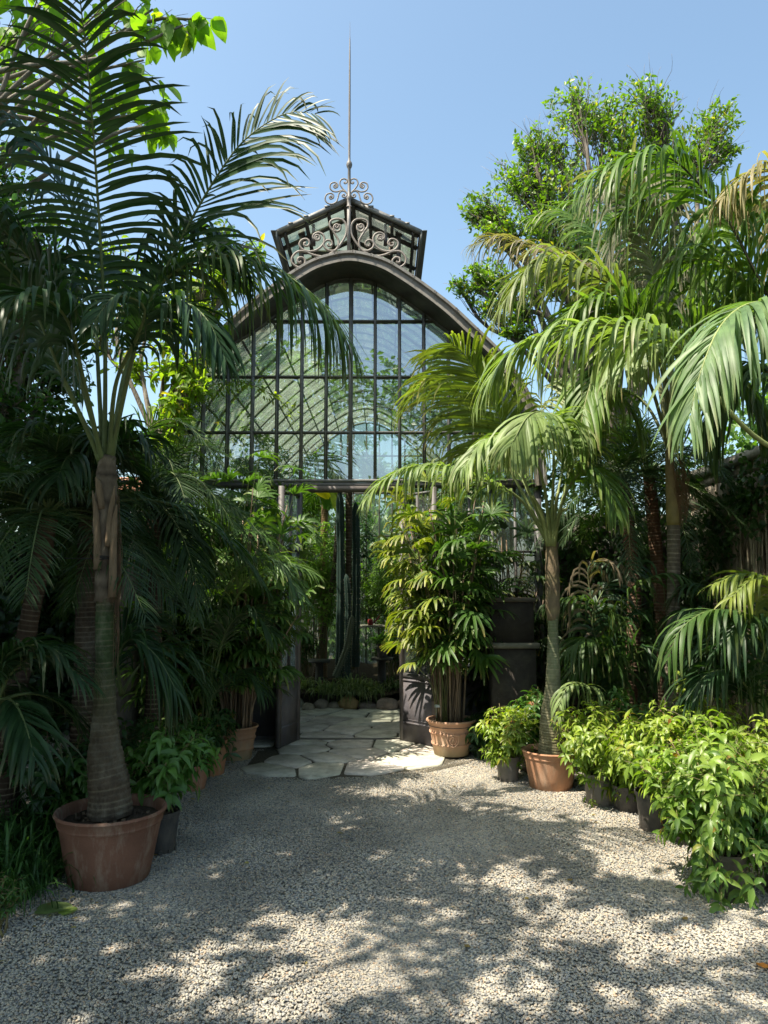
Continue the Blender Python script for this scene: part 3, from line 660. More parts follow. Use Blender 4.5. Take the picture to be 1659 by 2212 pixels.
# --- A: the big potted palm on the left
cA = G(235, 1925); YA = cA[1]+.20; bA = np.array([W(235, 1900, YA)[0], YA, 0.])
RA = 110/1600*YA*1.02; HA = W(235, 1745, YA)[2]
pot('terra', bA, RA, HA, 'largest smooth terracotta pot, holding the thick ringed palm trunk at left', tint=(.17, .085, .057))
bt = W(237, 1742, YA)
A = thing('feather_palm', (bt[0], bt[1], HA-.02), 'tall palm with thick ringed trunk and long arching fronds in the big pot at left', 'palm')
ringed_trunk('trunk', A, [(bt+[.005, 0, -.05], .118), (W(236, 1700, YA), .112), (W(228, 1640, YA), .083), (W(226, 1560, YA), .062), (W(226, 1400, YA), .052), (W(226, 1300, YA), .050), (W(226, 1290, YA), .050)],
    [(0, (.06, .045, .032)), (.35, (.07, .055, .035)), (.5, (.055, .052, .027)), (.7, (.035, .052, .02)), (.9, (.034, .06, .02)), (1, (.06, .05, .03))], ring=.034, amp=.03, k=36, ringcol=(.13, .11, .07))
# fibrous leaf bases
mb = MB(); P = smooth([W(226, 1300, YA), W(228, 1200, YA), W(227, 1120, YA), W(230, 1040, YA), W(231, 985, YA)], 26); R = np.interp(np.linspace(0, 1, 26), [0, .1, .3, .45, .7, 1], [.052, .058, .055, .064, .060, .045])
Cc = mixc((.05, .038, .028), (.14, .115, .085), rng.random(26)); mb.tube(P, R, 22, col=Cc); v = mb.V[0]; v += rng.normal(0, .004, v.shape)
mb.build('fibrous_collar', M_BARK, A, smooth=True)
for (a, b, c_) in (((243, 1290), (246, 1150), (252, 1090)), ((212, 1230), (209, 1120), (200, 1060)), ((236, 1180), (240, 1110), (248, 1050)), ((220, 1100), (214, 1050), (207, 1030))):
    mb = MB(); P = smooth([W(*a, YA-.05), W(*b, YA-.065), W(*c_, YA-.08)], 10); n = 10
    mb.tube(P, np.interp(np.linspace(0, 1, 10), [0, .6, 1], [.026, .018, .004]), 6, col=(.15, .11, .07)); mb.build('old_leaf_sheath', M_BARK, A, smooth=True)
mb = MB()
for k in range(70):
    x = 250+rng.uniform(-4, 9); y0 = rng.uniform(1040, 1330); y1 = y0+rng.uniform(40, 150)
    mb.tube(smooth([W(x, y0, YA-.03), W(x+rng.uniform(-2, 7), (y0+y1)/2, YA-.04), W(x+rng.uniform(-6, 6), y1, YA-.03)], 6), .0016, 3, col=(.12, .08, .05), cap=False)
mb.build('hanging_fibres', M_BARK, A)
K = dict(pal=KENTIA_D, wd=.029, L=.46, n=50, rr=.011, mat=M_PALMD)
fA = [
 ([(226, 1010, YA), (226, 700, YA-.10), (206, 350, YA-.35), (190, 150, YA-.55), (165, -70, YA-.8)], dict(K, start=.34, up=(1, 0, .0), ang=84, vee=6, droop=.62, L=.50, n=46, tip=.05, kink=1.3, wd=.03)),
 ([(236, 1000, YA), (300, 720, YA-.05), (400, 500, YA-.12), (500, 335, YA-.2), (570, 270, YA-.25), (630, 242, YA-.3), (680, 246, YA-.34)], dict(K, start=.36, n=54, up=(.62, -.35, -.70), two=(.55, 1.05), L=.60, ang=66, vee=8, droop=.62, wd=.024, tip=.1, kink=1.5)),
 ([(238, 980, YA), (320, 660, YA-.1), (430, 560, YA-.2), (560, 565, YA-.3), (680, 640, YA-.42), (750, 735, YA-.5)], dict(K, start=.42, n=62, L=.60, ang=48, vee=8, droop=1.5, wd=.024, tip=.4, pal=KENTIA, kink=1.0, mat=M_PALM)),
 ([(236, 990, YA), (290, 760, YA-.25), (340, 680, YA-.4), (400, 655, YA-.5), (450, 695, YA-.6), (484, 770, YA-.65)], dict(K, start=.4, n=44, L=.36, ang=50, droop=1.4, wd=.028, tip=.1, kink=1.0)),
 ([(222, 990, YA), (203, 640, YA+.1), (190, 520, YA+.15), (100, 340, YA+.1), (0, 235, YA)], dict(K, start=.35, n=44, L=.48, ang=52, droop=1.1, wd=.034, tip=.1, roll=10)),
 ([(220, 1000, YA), (130, 800, YA-.3), (50, 620, YA-.5), (-40, 540, YA-.65), (-120, 520, YA-.75)], dict(K, start=.35, n=40, L=.48, ang=52, droop=1.3, wd=.034, tip=.25, kink=1.1)),
 ([(222, 990, YA), (160, 780, YA-.1), (90, 600, YA-.2), (0, 490, YA-.35), (-90, 440, YA-.45)], dict(K, start=.38, n=42, L=.50, ang=50, droop=1.2, wd=.034, tip=.2)),
 ([(238, 990, YA), (300, 720, YA+.15), (360, 545, YA+.2), (410, 490, YA+.15), (480, 515, YA+.05), (545, 600, YA-.05)], dict(K, start=.45, n=40, L=.5, ang=50, droop=1.4, wd=.034, tip=.1, kink=1.0)),
 ([(236, 1000, YA), (270, 800, YA+.3), (330, 620, YA+.5), (420, 560, YA+.7), (520, 600, YA+.8)], dict(K, start=.4, n=44, L=.45, ang=50, droop=1.0, wd=.026, pal=KENTIA, tip=.2)),
 ([(222, 1000, YA), (180, 820, YA-.35), (150, 700, YA-.6), (90, 640, YA-.85), (20, 650, YA-1.0), (-40, 720, YA-1.1)], dict(K, start=.42, n=34, L=.34, ang=50, droop=1.3, wd=.028, tip=.2)),
 ([(236, 990, YA), (250, 830, YA-.25), (300, 720, YA-.55), (310, 660, YA-.7), (250, 640, YA-.85), (200, 700, YA-.95)], dict(K, start=.5, n=30, L=.22, ang=50, droop=1.2, wd=.022, tip=.1)),
 ([(224, 1000, YA), (150, 850, YA+.3), (80, 740, YA+.5), (0, 700, YA+.6), (-70, 740, YA+.7)], dict(K, start=.4, n=40, L=.5, ang=50, droop=1.2)),
]
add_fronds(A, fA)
# cord round the trunk
mb = MB(); ctr = W(227, 1205, YA)
for k, dz in enumerate((0, .012, -.006)):
    th = np.linspace(0, 2*PI, 28); mb.tube(np.stack([ctr[0]+.067*np.cos(th), ctr[1]+.067*np.sin(th), ctr[2]+dz+.006*np.sin(th*2+k)], 1), .0035, 5, col=(.015, .015, .015), cap=False)
mb.tube([W(215, 1207, YA-.06), W(150, 1206, YA-.05), W(90, 1203, YA)], .0025, 4, col=(.015, .015, .015))
tag(mb.build('cord', M_STEM, origin=ctr), 'thin black cord tied around the upper trunk of the big left palm', 'cord')

# --- trunks and crowns behind A
def trunk_thing(name, base, label, cat, pts, cols, group=None, ring=.035, amp=.04, mat=None, ringcol=None):
    t = thing(name, base, label, cat, group); ringed_trunk('trunk', t, pts, cols, ring=ring, amp=amp, mat=mat, ringcol=ringcol); return t
def gen_fronds(crown, cnt, LR, el=(20, 75), drop=(.5, .9), az0=0, **kw):
    out = []
    for k in range(cnt):
        az = az0+k*137.5+rng.uniform(-14, 14); e = rng.uniform(*el)
        out.append((list(arch(crown, az, e, LR*rng.uniform(.85, 1.12), rng.uniform(*drop))), dict(kw, world=True)))
    return out
DKT = [(0, (.045, .032, .022)), (.5, (.06, .04, .028)), (1, (.07, .048, .03))]
b = W(187, 1560, 5.2); b[2] = 0
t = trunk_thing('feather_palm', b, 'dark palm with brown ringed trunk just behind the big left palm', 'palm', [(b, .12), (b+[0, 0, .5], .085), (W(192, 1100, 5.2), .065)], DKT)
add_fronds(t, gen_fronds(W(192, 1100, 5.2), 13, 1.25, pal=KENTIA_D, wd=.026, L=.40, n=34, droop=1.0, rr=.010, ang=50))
b = W(20, 1600, 4.9); b[2] = 0
t = trunk_thing('date_palm', b, 'dark feathery palm with leaning brown trunk at the left edge', 'palm', [(b, .10), (b+[.0, 0, .7], .075), (W(85, 1230, 4.9), .06), (W(105, 1120, 4.9), .06)], DKT, mat=M_BARK)
add_fronds(t, gen_fronds(W(105, 1110, 4.9), 26, 1.0, el=(-5, 80), drop=(.5, 1.0), pal=PHOENIX, wd=.011, L=.24, n=52, droop=.5, rr=.007, ang=60, vee=14, start=.15, seg=4))
b = W(330, 1560, 6.0); b[2] = 0
t = trunk_thing('date_palm', b, 'fine leaved arching palm with drooping bluish fronds between big palm and greenhouse', 'palm', [(b, .07), (W(335, 1300, 6.0), .055), (W(330, 1080, 6.0), .05)], DKT, mat=M_BARK)
cr = W(330, 1070, 6.0)
add_fronds(t, gen_fronds(cr, 20, 1.15, el=(0, 75), drop=(.6, 1.1), pal=PHOENIX, wd=.012, L=.26, n=56, droop=.55, rr=.007, ang=60, vee=14, start=.12, seg=4))
add_fronds(t, [([(330, 1070, 6.0), (300, 960, 5.9), (360, 905, 5.8), (430, 940, 5.7), (470, 1010, 5.65)], dict(pal=PHOENIX, wd=.012, L=.25, n=50, droop=.5, start=.15, seg=4, rr=.007)),
 ([(330, 1070, 6.0), (370, 985, 6.0), (430, 960, 5.9), (490, 985, 5.8)], dict(pal=PHOENIX, wd=.012, L=.25, n=50, droop=.5, start=.15, seg=4, rr=.007)),
 ([(330, 1070, 6.0), (350, 1090, 5.6), (390, 1150, 5.4), (420, 1240, 5.3), (425, 1330, 5.25)], dict(pal=PHOENIX, wd=.014, L=.30, n=60, droop=.8, start=.12, seg=5, rr=.007)),
 ([(330, 1070, 6.0), (300, 1080, 5.5), (290, 1140, 5.3), (330, 1230, 5.2), (380, 1310, 5.2)], dict(pal=PHOENIX, wd=.014, L=.30, n=60, droop=.8, start=.12, seg=5, rr=.007))])
# low palms on the left
b = W(40, 1560, 4.3); b[2] = 0
t = thing('feather_palm', b, 'low palm with pale edged spear leaves at the left edge above the grass', 'palm')
KE = dict(pal=KENTIA_D, wd=.024, L=.30, n=20, droop=.9, rr=.009, ang=42, tip=.6, start=.3)
cl = W(-10, 1520, 4.3)
add_fronds(t, gen_fronds(cl, 8, .55, el=(25, 75), **KE))
add_fronds(t, [([(-10, 1530, 4.3), (20, 1460, 4.25), (70, 1420, 4.2), (130, 1425, 4.1), (185, 1475, 4.05)], dict(KE, start=.2)), ([(-10, 1530, 4.3), (0, 1440, 4.2), (40, 1400, 4.15), (100, 1395, 4.1), (140, 1420, 4.05)], dict(KE, start=.2))])
b = W(262, 1520, 5.0); b[2] = 0
t = thing('feather_palm', b, 'low dark palm frond arching beside the right of the big left trunk', 'palm')
add_fronds(t, [([(262, 1500, 5.0), (255, 1420, 4.9), (285, 1380, 4.85), (340, 1420, 4.8), (385, 1500, 4.75)], dict(pal=KENTIA_D, wd=.022, L=.42, n=44, droop=1.3, start=.28, kink=.9, rr=.008, ang=38, tip=.3)),
  ([(262, 1500, 5.0), (300, 1440, 5.1), (350, 1400, 5.1), (410, 1430, 5.1), (440, 1500, 5.1)], dict(pal=KENTIA_D, wd=.022, L=.36, n=36, droop=1.0, start=.25, rr=.008)),
  ([(262, 1500, 5.0), (240, 1430, 5.3), (270, 1360, 5.4), (330, 1330, 5.5)], dict(pal=KENTIA_D, wd=.022, L=.36, n=36, droop=1.0, start=.25, rr=.008))])
# slender kentia in front of the left rhapis
b = G(440, 1690)+[0, .15, 0]; b[2] = 0
potC = b.copy()
t = thing('feather_palm', b+[0, 0, .2], 'slender young palm with green stems rising from the pot near the left door', 'palm')
Yc = b[1]; KC = dict(pal=KENTIA, wd=.020, L=.36, n=36, droop=1.0, rr=.007, ang=48, tip=.1)
add_fronds(t, [([(440, 1610, Yc), (470, 1440, Yc), (505, 1300, Yc-.1), (560, 1225, Yc-.2), (620, 1215, Yc-.3), (680, 1240, Yc-.4)], dict(KC, start=.55, pal=((.05, .10, .025), (.10, .17, .04), (.25, .22, .08)))),
 ([(438, 1610, Yc), (460, 1420, Yc), (480, 1290, Yc-.2), (530, 1220, Yc-.35), (600, 1215, Yc-.5), (650, 1290, Yc-.55)], dict(KC, start=.55, pal=((.045, .10, .045), (.08, .14, .06), (.25, .22, .08)))),
 ([(436, 1610, Yc), (440, 1450, Yc), (430, 1330, Yc), (390, 1260, Yc), (340, 1260, Yc), (300, 1330, Yc)], dict(KC, start=.5, pal=KENTIA_D)),
 ([(440, 1610, Yc), (455, 1480, Yc-.1), (490, 1360, Yc-.3), (540, 1320, Yc-.45), (590, 1370, Yc-.5)], dict(KC, start=.5, pal=KENTIA_D)),
 ([(442, 1610, Yc), (450, 1520, Yc-.1), (490, 1470, Yc-.2), (530, 1455, Yc-.3), (570, 1500, Yc-.35)], dict(KC, start=.35, pal=KENTIA_D, L=.3))])

# --- D: potted palm on the right
cD = G(1190, 1712); YD = cD[1]+.17; bD = np.array([W(1190, 1690, YD)[0], YD, 0.]); HD = W(1190, 1618, YD)[2]
pot('terra', bD, 60/1600*YD, HD, 'smooth terracotta pot in the sun holding the slim palm right of the doorway', tint=(.46, .24, .14))
D = thing('feather_palm', (bD[0], bD[1], HD-.02), 'slim palm in the sunlit terracotta pot right of the doorway with arching pale fronds', 'palm')
ringed_trunk('trunk', D, [(W(1192, 1625, YD)+[0, 0, -.02], .108), (W(1193, 1590, YD), .104), (W(1193, 1530, YD), .068), (W(1195, 1450, YD), .052), (W(1194, 1330, YD), .042), (W(1193, 1300, YD), .045)],
    [(0, (.19, .17, .09)), (.3, (.20, .185, .11)), (.7, (.17, .19, .11)), (1, (.13, .17, .07))], ring=.022, amp=.03, ringcol=(.34, .30, .2))
mb = MB(); P = smooth([W(1194, 1340, YD), W(1193, 1270, YD), W(1192, 1200, YD), W(1190, 1130, YD)], 22); mb.tube(P, np.interp(np.linspace(0, 1, 22), [0, .15, .5, .75, 1], [.043, .062, .060, .048, .032]), 18, col=mixc((.16, .12, .08), (.22, .18, .10), rng.random(22))); mb.V[0] += rng.normal(0, .003, mb.V[0].shape)
mb.build('fibrous_collar', M_BARK, D, smooth=True)
KD = dict(pal=KENTIA_R, wd=.029, L=.50, n=58, droop=.9, rr=.011, ang=50, tip=.25, rcol=(.16, .20, .07))
PALE = ((.12, .19, .06), (.23, .30, .11), (.34, .28, .14))  # pale green raised further, the sun's sheen put into the colour
add_fronds(D, [
 ([(1184, 1170, YD), (1120, 1075, YD-.15), (1020, 1026, YD-.3), (955, 1006, YD-.42), (880, 1010, YD-.52), (825, 1040, YD-.6), (790, 1080, YD-.65)], dict(KD, start=.28, n=54, L=.36, droop=1.3, kink=1.0, pal=PALE, tip=.3)),
 ([(1190, 1170, YD), (1196, 1010, YD-.2), (1192, 930, YD-.4), (1176, 892, YD-.65), (1140, 900, YD-.9), (1105, 960, YD-1.05)], dict(KD, start=.42, n=54, L=.50, droop=1.2, kink=1.0, pal=PALE, up=(1, .2, 0))),
 ([(1186, 1170, YD), (1130, 1030, YD-.05), (1086, 920, YD-.15), (1064, 873, YD-.2), (1029, 808, YD-.3), (1003, 765, YD-.35), (975, 742, YD-.4)], dict(KD, start=.36, n=66, L=.56, up=(.8, -.45, .35), two=(1.1, .8), ang=62, droop=.85, pal=KENTIA_Y, tip=.35)),
 ([(1184, 1170, YD), (1110, 1030, YD+.1), (1050, 920, YD+.15), (970, 835, YD+.1), (910, 840, YD), (876, 880, YD)], dict(KD, start=.45, n=56, L=.46, droop=1.1, pal=KENTIA_Y)),
 ([(1194, 1170, YD), (1232, 1010, YD+.1), (1262, 900, YD+.1), (1300, 850, YD), (1350, 870, YD-.1), (1380, 930, YD-.2)], dict(KD, start=.42, n=50, L=.50, droop=1.3, kink=1.0, pal=PALE)),
 ([(1192, 1170, YD), (1210, 1040, YD+.3), (1240, 930, YD+.5), (1250, 850, YD+.7), (1220, 820, YD+.9)], dict(KD, start=.4, n=46, L=.45, pal=KENTIA_Y)),
 ([(1190, 1170, YD), (1170, 1030, YD-.25), (1120, 950, YD-.5), (1050, 950, YD-.75), (1000, 1010, YD-.9)], dict(KD, start=.42, n=50, L=.40, droop=1.3, kink=1.0, pal=PALE)),
 ([(1190, 1170, YD), (1225, 1060, YD-.2), (1270, 1010, YD-.4), (1310, 1040, YD-.55), (1330, 1110, YD-.65)], dict(KD, start=.4, n=44, L=.36, droop=1.3, kink=1.0)),
 ([(1190, 1170, YD), (1150, 1080, YD+.3), (1100, 1000, YD+.5), (1030, 980, YD+.6), (980, 1040, YD+.7)], dict(KD, start=.4, n=44, L=.40, droop=1.1)),
])
for k, (dx, y1, lean) in enumerate(((-40, 1010, -.03), (-14, 985, .02), (16, 1000, .04), (36, 1040, .03))):
    mb = MB(); P = smooth([W(1190+dx*.15, 1180, YD-.03), W(1190+dx*.5, 1110, YD-.05), W(1190+dx, y1+60, YD-.08)], 10); mb.tube(P, np.linspace(.022, .011, 10), 7, col=(.20, .23, .08)); mb.build('leaf_stalk', M_STEM, D, smooth=True)

# --- B: tall palm on the right
YB = 6.5; b = W(1452, 1500, YB); b[2] = 0
B = thing('feather_palm', b, 'tall palm with slim ringed trunk and golden crownshaft in the right hand bed', 'palm')
ringed_trunk('trunk', B, [(b, .10), (b+[0, 0, .45], .068), (W(1452, 1400, YB), .058), (W(1455, 1250, YB), .055), (W(1455, 1120, YB), .055)],
    [(0, (.15, .125, .09)), (.5, (.12, .10, .075)), (1, (.10, .085, .06))], ring=.04, amp=.035, ringcol=(.33, .29, .22))
mb = MB(); P = smooth([W(1455, 1135, YB), W(1452, 1080, YB), W(1447, 1020, YB), W(1446, 950, YB)], 22); mb.tube(P, np.interp(np.linspace(0, 1, 22), [0, .15, .6, 1], [.056, .060, .042, .03]), 16, col=mixc_arr(np.tile((.24, .19, .06), (22, 1)), (.15, .10, .06), np.linspace(0, 1, 22))); mb.build('crownshaft', M_STEM, B, smooth=True)
mb = MB()
for k in range(90):
    x = 1468+rng.uniform(-12, 14); y0 = rng.uniform(980, 1060); mb.tube(smooth([W(x-8, y0, YB-.03), W(x+rng.uniform(0, 10), y0+35, YB-.05), W(x+rng.uniform(-8, 8), y0+rng.uniform(60, 110), YB-.04)], 5), .002, 3, col=(.16, .10, .055), cap=False)
mb.build('hanging_fibres', M_BARK, B)
KB = dict(pal=KENTIA_R, wd=.034, L=.66, n=66, droop=1.3, rr=.013, ang=48, tip=.3, kink=1.05, rcol=(.17, .18, .07))
add_fronds(B, [
 ([(1446, 970, YB), (1425, 780, YB), (1350, 640, YB-.1), (1254, 585, YB-.15), (1190, 565, YB-.2), (1130, 592, YB-.3), (1085, 660, YB-.35)], dict(KB, start=.45, pal=((.14, .18, .07), (.20, .24, .09), (.30, .26, .14)), L=.62)),
 ([(1446, 970, YB), (1410, 760, YB+.3), (1330, 620, YB+.4), (1230, 560, YB+.4), (1129, 523, YB+.4), (1069, 511, YB+.4), (1020, 530, YB+.4)], dict(KB, start=.45, L=.50, wd=.022, pal=((.16, .14, .09), (.26, .22, .14), (.34, .27, .18)), tip=.6)),
 ([(1446, 970, YB), (1425, 700, YB+.1), (1400, 520, YB), (1370, 420, YB-.1), (1345, 385, YB-.2), (1310, 400, YB-.3)], dict(KB, start=.45, L=.70, pal=((.10, .13, .07), (.26, .24, .17), (.34, .28, .2)), tip=.4)),
 ([(1446, 970, YB), (1400, 820, YB-.3), (1340, 760, YB-.5), (1290, 800, YB-.65), (1262, 880, YB-.75), (1250, 960, YB-.8)], dict(KB, start=.4, L=.55)),
 ([(1446, 970, YB), (1480, 780, YB-.2), (1530, 680, YB-.4), (1600, 660, YB-.6), (1670, 720, YB-.7)], dict(KB, start=.4)),
 ([(1446, 970, YB), (1440, 830, YB-.4), (1420, 740, YB-.7), (1380, 720, YB-1.0), (1350, 790, YB-1.2)], dict(KB, start=.45, L=.5, pal=PALE)),
 ([(1446, 970, YB), (1470, 700, YB+.3), (1500, 540, YB+.4), (1560, 460, YB+.5), (1640, 440, YB+.5)], dict(KB, start=.42)),
 ([(1446, 970, YB), (1400, 720, YB+.5), (1330, 560, YB+.8), (1240, 470, YB+1.0), (1170, 470, YB+1.1)], dict(KB, start=.42, droop=.9)),
 ([(1446, 970, YB), (1500, 860, YB+.1), (1560, 820, YB), (1620, 860, YB-.1), (1650, 940, YB-.1)], dict(KB, start=.4, L=.5)),
 ([(1446, 970, YB), (1400, 880, YB+.3), (1350, 850, YB+.4), (1300, 900, YB+.5), (1290, 980, YB+.5)], dict(KB, start=.4, L=.5)),
 ([(1446, 970, YB), (1420, 700, YB+.6), (1360, 520, YB+.9), (1290, 440, YB+1.1), (1215, 440, YB+1.2)], dict(KB, start=.4)),
 ([(1446, 970, YB), (1450, 700, YB+.2), (1430, 520, YB+.1), (1390, 450, YB), (1330, 470, YB-.1)], dict(KB, start=.4)),
 ([(1446, 970, YB), (1430, 800, YB-.2), (1370, 680, YB-.4), (1290, 650, YB-.5), (1210, 690, YB-.6)], dict(KB, start=.42)),
 ([(1446, 970, YB), (1480, 740, YB+.5), (1540, 620, YB+.7), (1620, 590, YB+.8)], dict(KB, start=.4)),
])
# --- C: palm whose trunk stands just outside on the right
YCp = 5.2; b = W(1760, 1500, YCp); b[2] = 0
C_ = thing('feather_palm', b, 'palm rooted beyond the right edge, its broad glossy fronds arching into view', 'palm')
ringed_trunk('trunk', C_, [(b, .11), (b+[0, 0, .5], .08), (W(1760, 1000, YCp), .06)], [(0, (.15, .125, .09)), (1, (.10, .085, .06))])
KCc = dict(pal=PALE, wd=.036, L=.64, n=72, droop=1.35, rr=.014, ang=50, tip=.15, kink=1.0, rcol=(.2, .24, .08))
add_fronds(C_, [
 ([(1755, 1010, YCp), (1640, 950, YCp-.05), (1560, 870, YCp-.1), (1489, 770, YCp-.15), (1429, 722, YCp-.2), (1329, 702, YCp-.25), (1254, 705, YCp-.3), (1179, 722, YCp-.35), (1104, 760, YCp-.4), (1050, 830, YCp-.45)], dict(KCc, start=.42, n=78, L=.58)),
 ([(1755, 1010, YCp), (1760, 800, YCp-.2), (1700, 670, YCp-.4), (1625, 655, YCp-.6), (1560, 700, YCp-.75), (1515, 800, YCp-.85), (1490, 900, YCp-.9)], dict(KCc, start=.38, n=84, L=.58, pal=((.09, .16, .07), (.15, .23, .09), (.3, .26, .14)), wd=.034)),
 ([(1760, 1010, YCp), (1690, 720, YCp+.1), (1609, 543, YCp+.1), (1564, 463, YCp+.05), (1494, 380, YCp), (1454, 345, YCp-.05), (1404, 333, YCp-.1), (1330, 350, YCp-.15), (1262, 395, YCp-.2)], dict(KCc, start=.32, n=80, L=.66, pal=((.05, .11, .02), (.13, .22, .035), (.25, .22, .12)), tip=.2, roll=8, rcol=(.05, .05, .03))),
 ([(1760, 1010, YCp), (1790, 700, YCp-.1), (1760, 480, YCp-.2), (1690, 380, YCp-.3), (1620, 370, YCp-.35), (1560, 430, YCp-.4)], dict(KCc, start=.4, pal=((.2, .18, .08), (.28, .24, .12), (.32, .22, .13)), wd=.026, L=.5)),
 ([(1760, 1010, YCp), (1700, 760, YCp+.2), (1620, 620, YCp+.3), (1540, 560, YCp+.35), (1450, 580, YCp+.35), (1390, 660, YCp+.3)], dict(KCc, start=.35, n=64, pal=KENTIA_R)),
 ([(1760, 1010, YCp), (1760, 700, YCp+.3), (1700, 500, YCp+.4), (1620, 430, YCp+.5), (1540, 450, YCp+.5)], dict(KCc, start=.35, n=60, pal=KENTIA_R)),
 ([(1760, 1010, YCp), (1720, 860, YCp+.3), (1650, 800, YCp+.5), (1580, 850, YCp+.6), (1540, 930, YCp+.6)], dict(KCc, start=.4, pal=KENTIA)),
])
# --- low kentias of the right-hand bed
def low_palm(px, Y, label, fronds, pal, **kw):
    b = W(px, 1500, Y); b[2] = 0; t = thing('feather_palm', b, label, 'palm')
    ks = dict(pal=pal, wd=.028, L=.40, n=30, droop=1.2, rr=.009, ang=48, tip=.25, start=.3, kink=1.0); ks.update(kw)
    add_fronds(t, [([(px, 1590, Y)]+f[0], dict(ks, **(f[1] if len(f) > 1 else {}))) for f in fronds]); return t
YE = 6.6
low_palm(1640, 5.4, 'low palm with bright yellow green arching fronds at the right edge', [
 ([(1690, 1330, 5.3), (1650, 1255, 5.2), (1600, 1240, 5.1), (1545, 1262, 5.0)], dict(pal=KENTIA_Y, L=.32)),
 ([(1710, 1330, 5.2), (1680, 1270, 5.1), (1630, 1250, 5.0), (1580, 1290, 4.9)], dict(pal=KENTIA_Y, L=.36)),
 ([(1650, 1400, 5.2), (1600, 1330, 5.0), (1530, 1320, 4.9), (1470, 1360, 4.8), (1445, 1420, 4.8)], dict(L=.40, pal=KENTIA)),
 ([(1640, 1450, 5.2), (1660, 1360, 5.1), (1610, 1340, 5.0), (1560, 1400, 4.9)],),
 ([(1620, 1500, 5.2), (1580, 1450, 5.1), (1530, 1455, 5.0), (1490, 1500, 5.0)],),
 ([(1640, 1500, 5.3), (1650, 1450, 5.2), (1690, 1440, 5.2), (1720, 1500, 5.2)],),
 ([(1620, 1480, 5.5), (1590, 1400, 5.6), (1540, 1400, 5.7), (1500, 1440, 5.7)],)], KENTIA_D)
low_palm(1330, 6.9, 'bushy low palm with dull drooping fronds right of the slim potted palm', [
 ([(1320, 1400, 6.8), (1290, 1310, 6.7), (1230, 1290, 6.6), (1180, 1305, 6.5)], dict(pal=KENTIA, tip=.5)),
 ([(1300, 1420, 6.8), (1280, 1330, 6.7), (1330, 1240, 6.7), (1380, 1215, 6.7), (1290, 1215, 6.6)], dict(L=.3)),
 ([(1330, 1400, 6.8), (1350, 1300, 6.7), (1400, 1250, 6.5), (1460, 1240, 6.4), (1510, 1270, 6.3)], dict(pal=KENTIA, L=.36)),
 ([(1300, 1400, 6.8), (1270, 1240, 6.7), (1300, 1210, 6.6), (1350, 1230, 6.6)], dict(pal=((.18, .14, .09), (.22, .18, .12), (.3, .22, .15)), L=.34, n=26)),
 ([(1310, 1480, 6.7), (1290, 1400, 6.6), (1260, 1380, 6.4), (1225, 1410, 6.3)], dict(pal=KENTIA, tip=.6)),
 ([(1310, 1500, 6.7), (1300, 1430, 6.6), (1270, 1420, 6.5), (1230, 1460, 6.4)], dict(pal=KENTIA)),
 ([(1330, 1500, 6.7), (1350, 1420, 6.6), (1390, 1400, 6.5), (1420, 1450, 6.4)],),
 ([(1320, 1470, 6.7), (1340, 1360, 6.8), (1380, 1320, 6.9), (1430, 1360, 6.9)],),
 ([(1290, 1500, 6.6), (1262, 1480, 6.2), (1240, 1475, 6.0), (1215, 1500, 5.9), (1205, 1550, 5.85)], dict(pal=PALE, L=.26, n=22, wd=.026))], KENTIA_D)
low_palm(1560, 6.2, 'dark spreading palm low against the old garden wall', [
 ([(1560, 1420, 6.2), (1530, 1340, 6.1), (1480, 1320, 6.0), (1440, 1370, 5.9)],), ([(1560, 1430, 6.2), (1580, 1330, 6.2), (1630, 1300, 6.2), (1690, 1340, 6.2)],),
 ([(1560, 1450, 6.1), (1530, 1400, 6.0), (1490, 1410, 5.9), (1460, 1460, 5.9)],), ([(1560, 1450, 6.1), (1590, 1390, 6.0), (1640, 1380, 5.9), (1680, 1430, 5.9)],),
 ([(1560, 1420, 6.3), (1550, 1300, 6.4), (1500, 1260, 6.4), (1450, 1290, 6.4)],)], KENTIA_D)
# date palms before the old wall
for px, y0, Y, n, lab in ((1345, 1040, 7.6, 22, 'feathery palm with thin brown trunk in front of the ivy, left of the pair'), (1402, 1030, 7.9, 22, 'feathery palm with leaning dark trunk close behind the tall slim palm')):
    b = W(px+40*(px > 1390), 1500, Y); b[2] = 0
    t = trunk_thing('date_palm', b, lab, 'palm', [(b, .09), (W(px+25, 1300, Y), .07), (W(px, y0, Y), .065)], [(0, (.07, .045, .03)), (1, (.14, .075, .045))], mat=M_BARK)
    add_fronds(t, gen_fronds(W(px, y0-8, Y), n, 1.15, el=(-15, 75), drop=(.5, 1.1), pal=PHOENIX, wd=.012, L=.24, n=50, droop=.6, rr=.007, ang=60, vee=14, start=.12, seg=4))
b = W(1570, 1000, 7.6); b[2] = 2.4

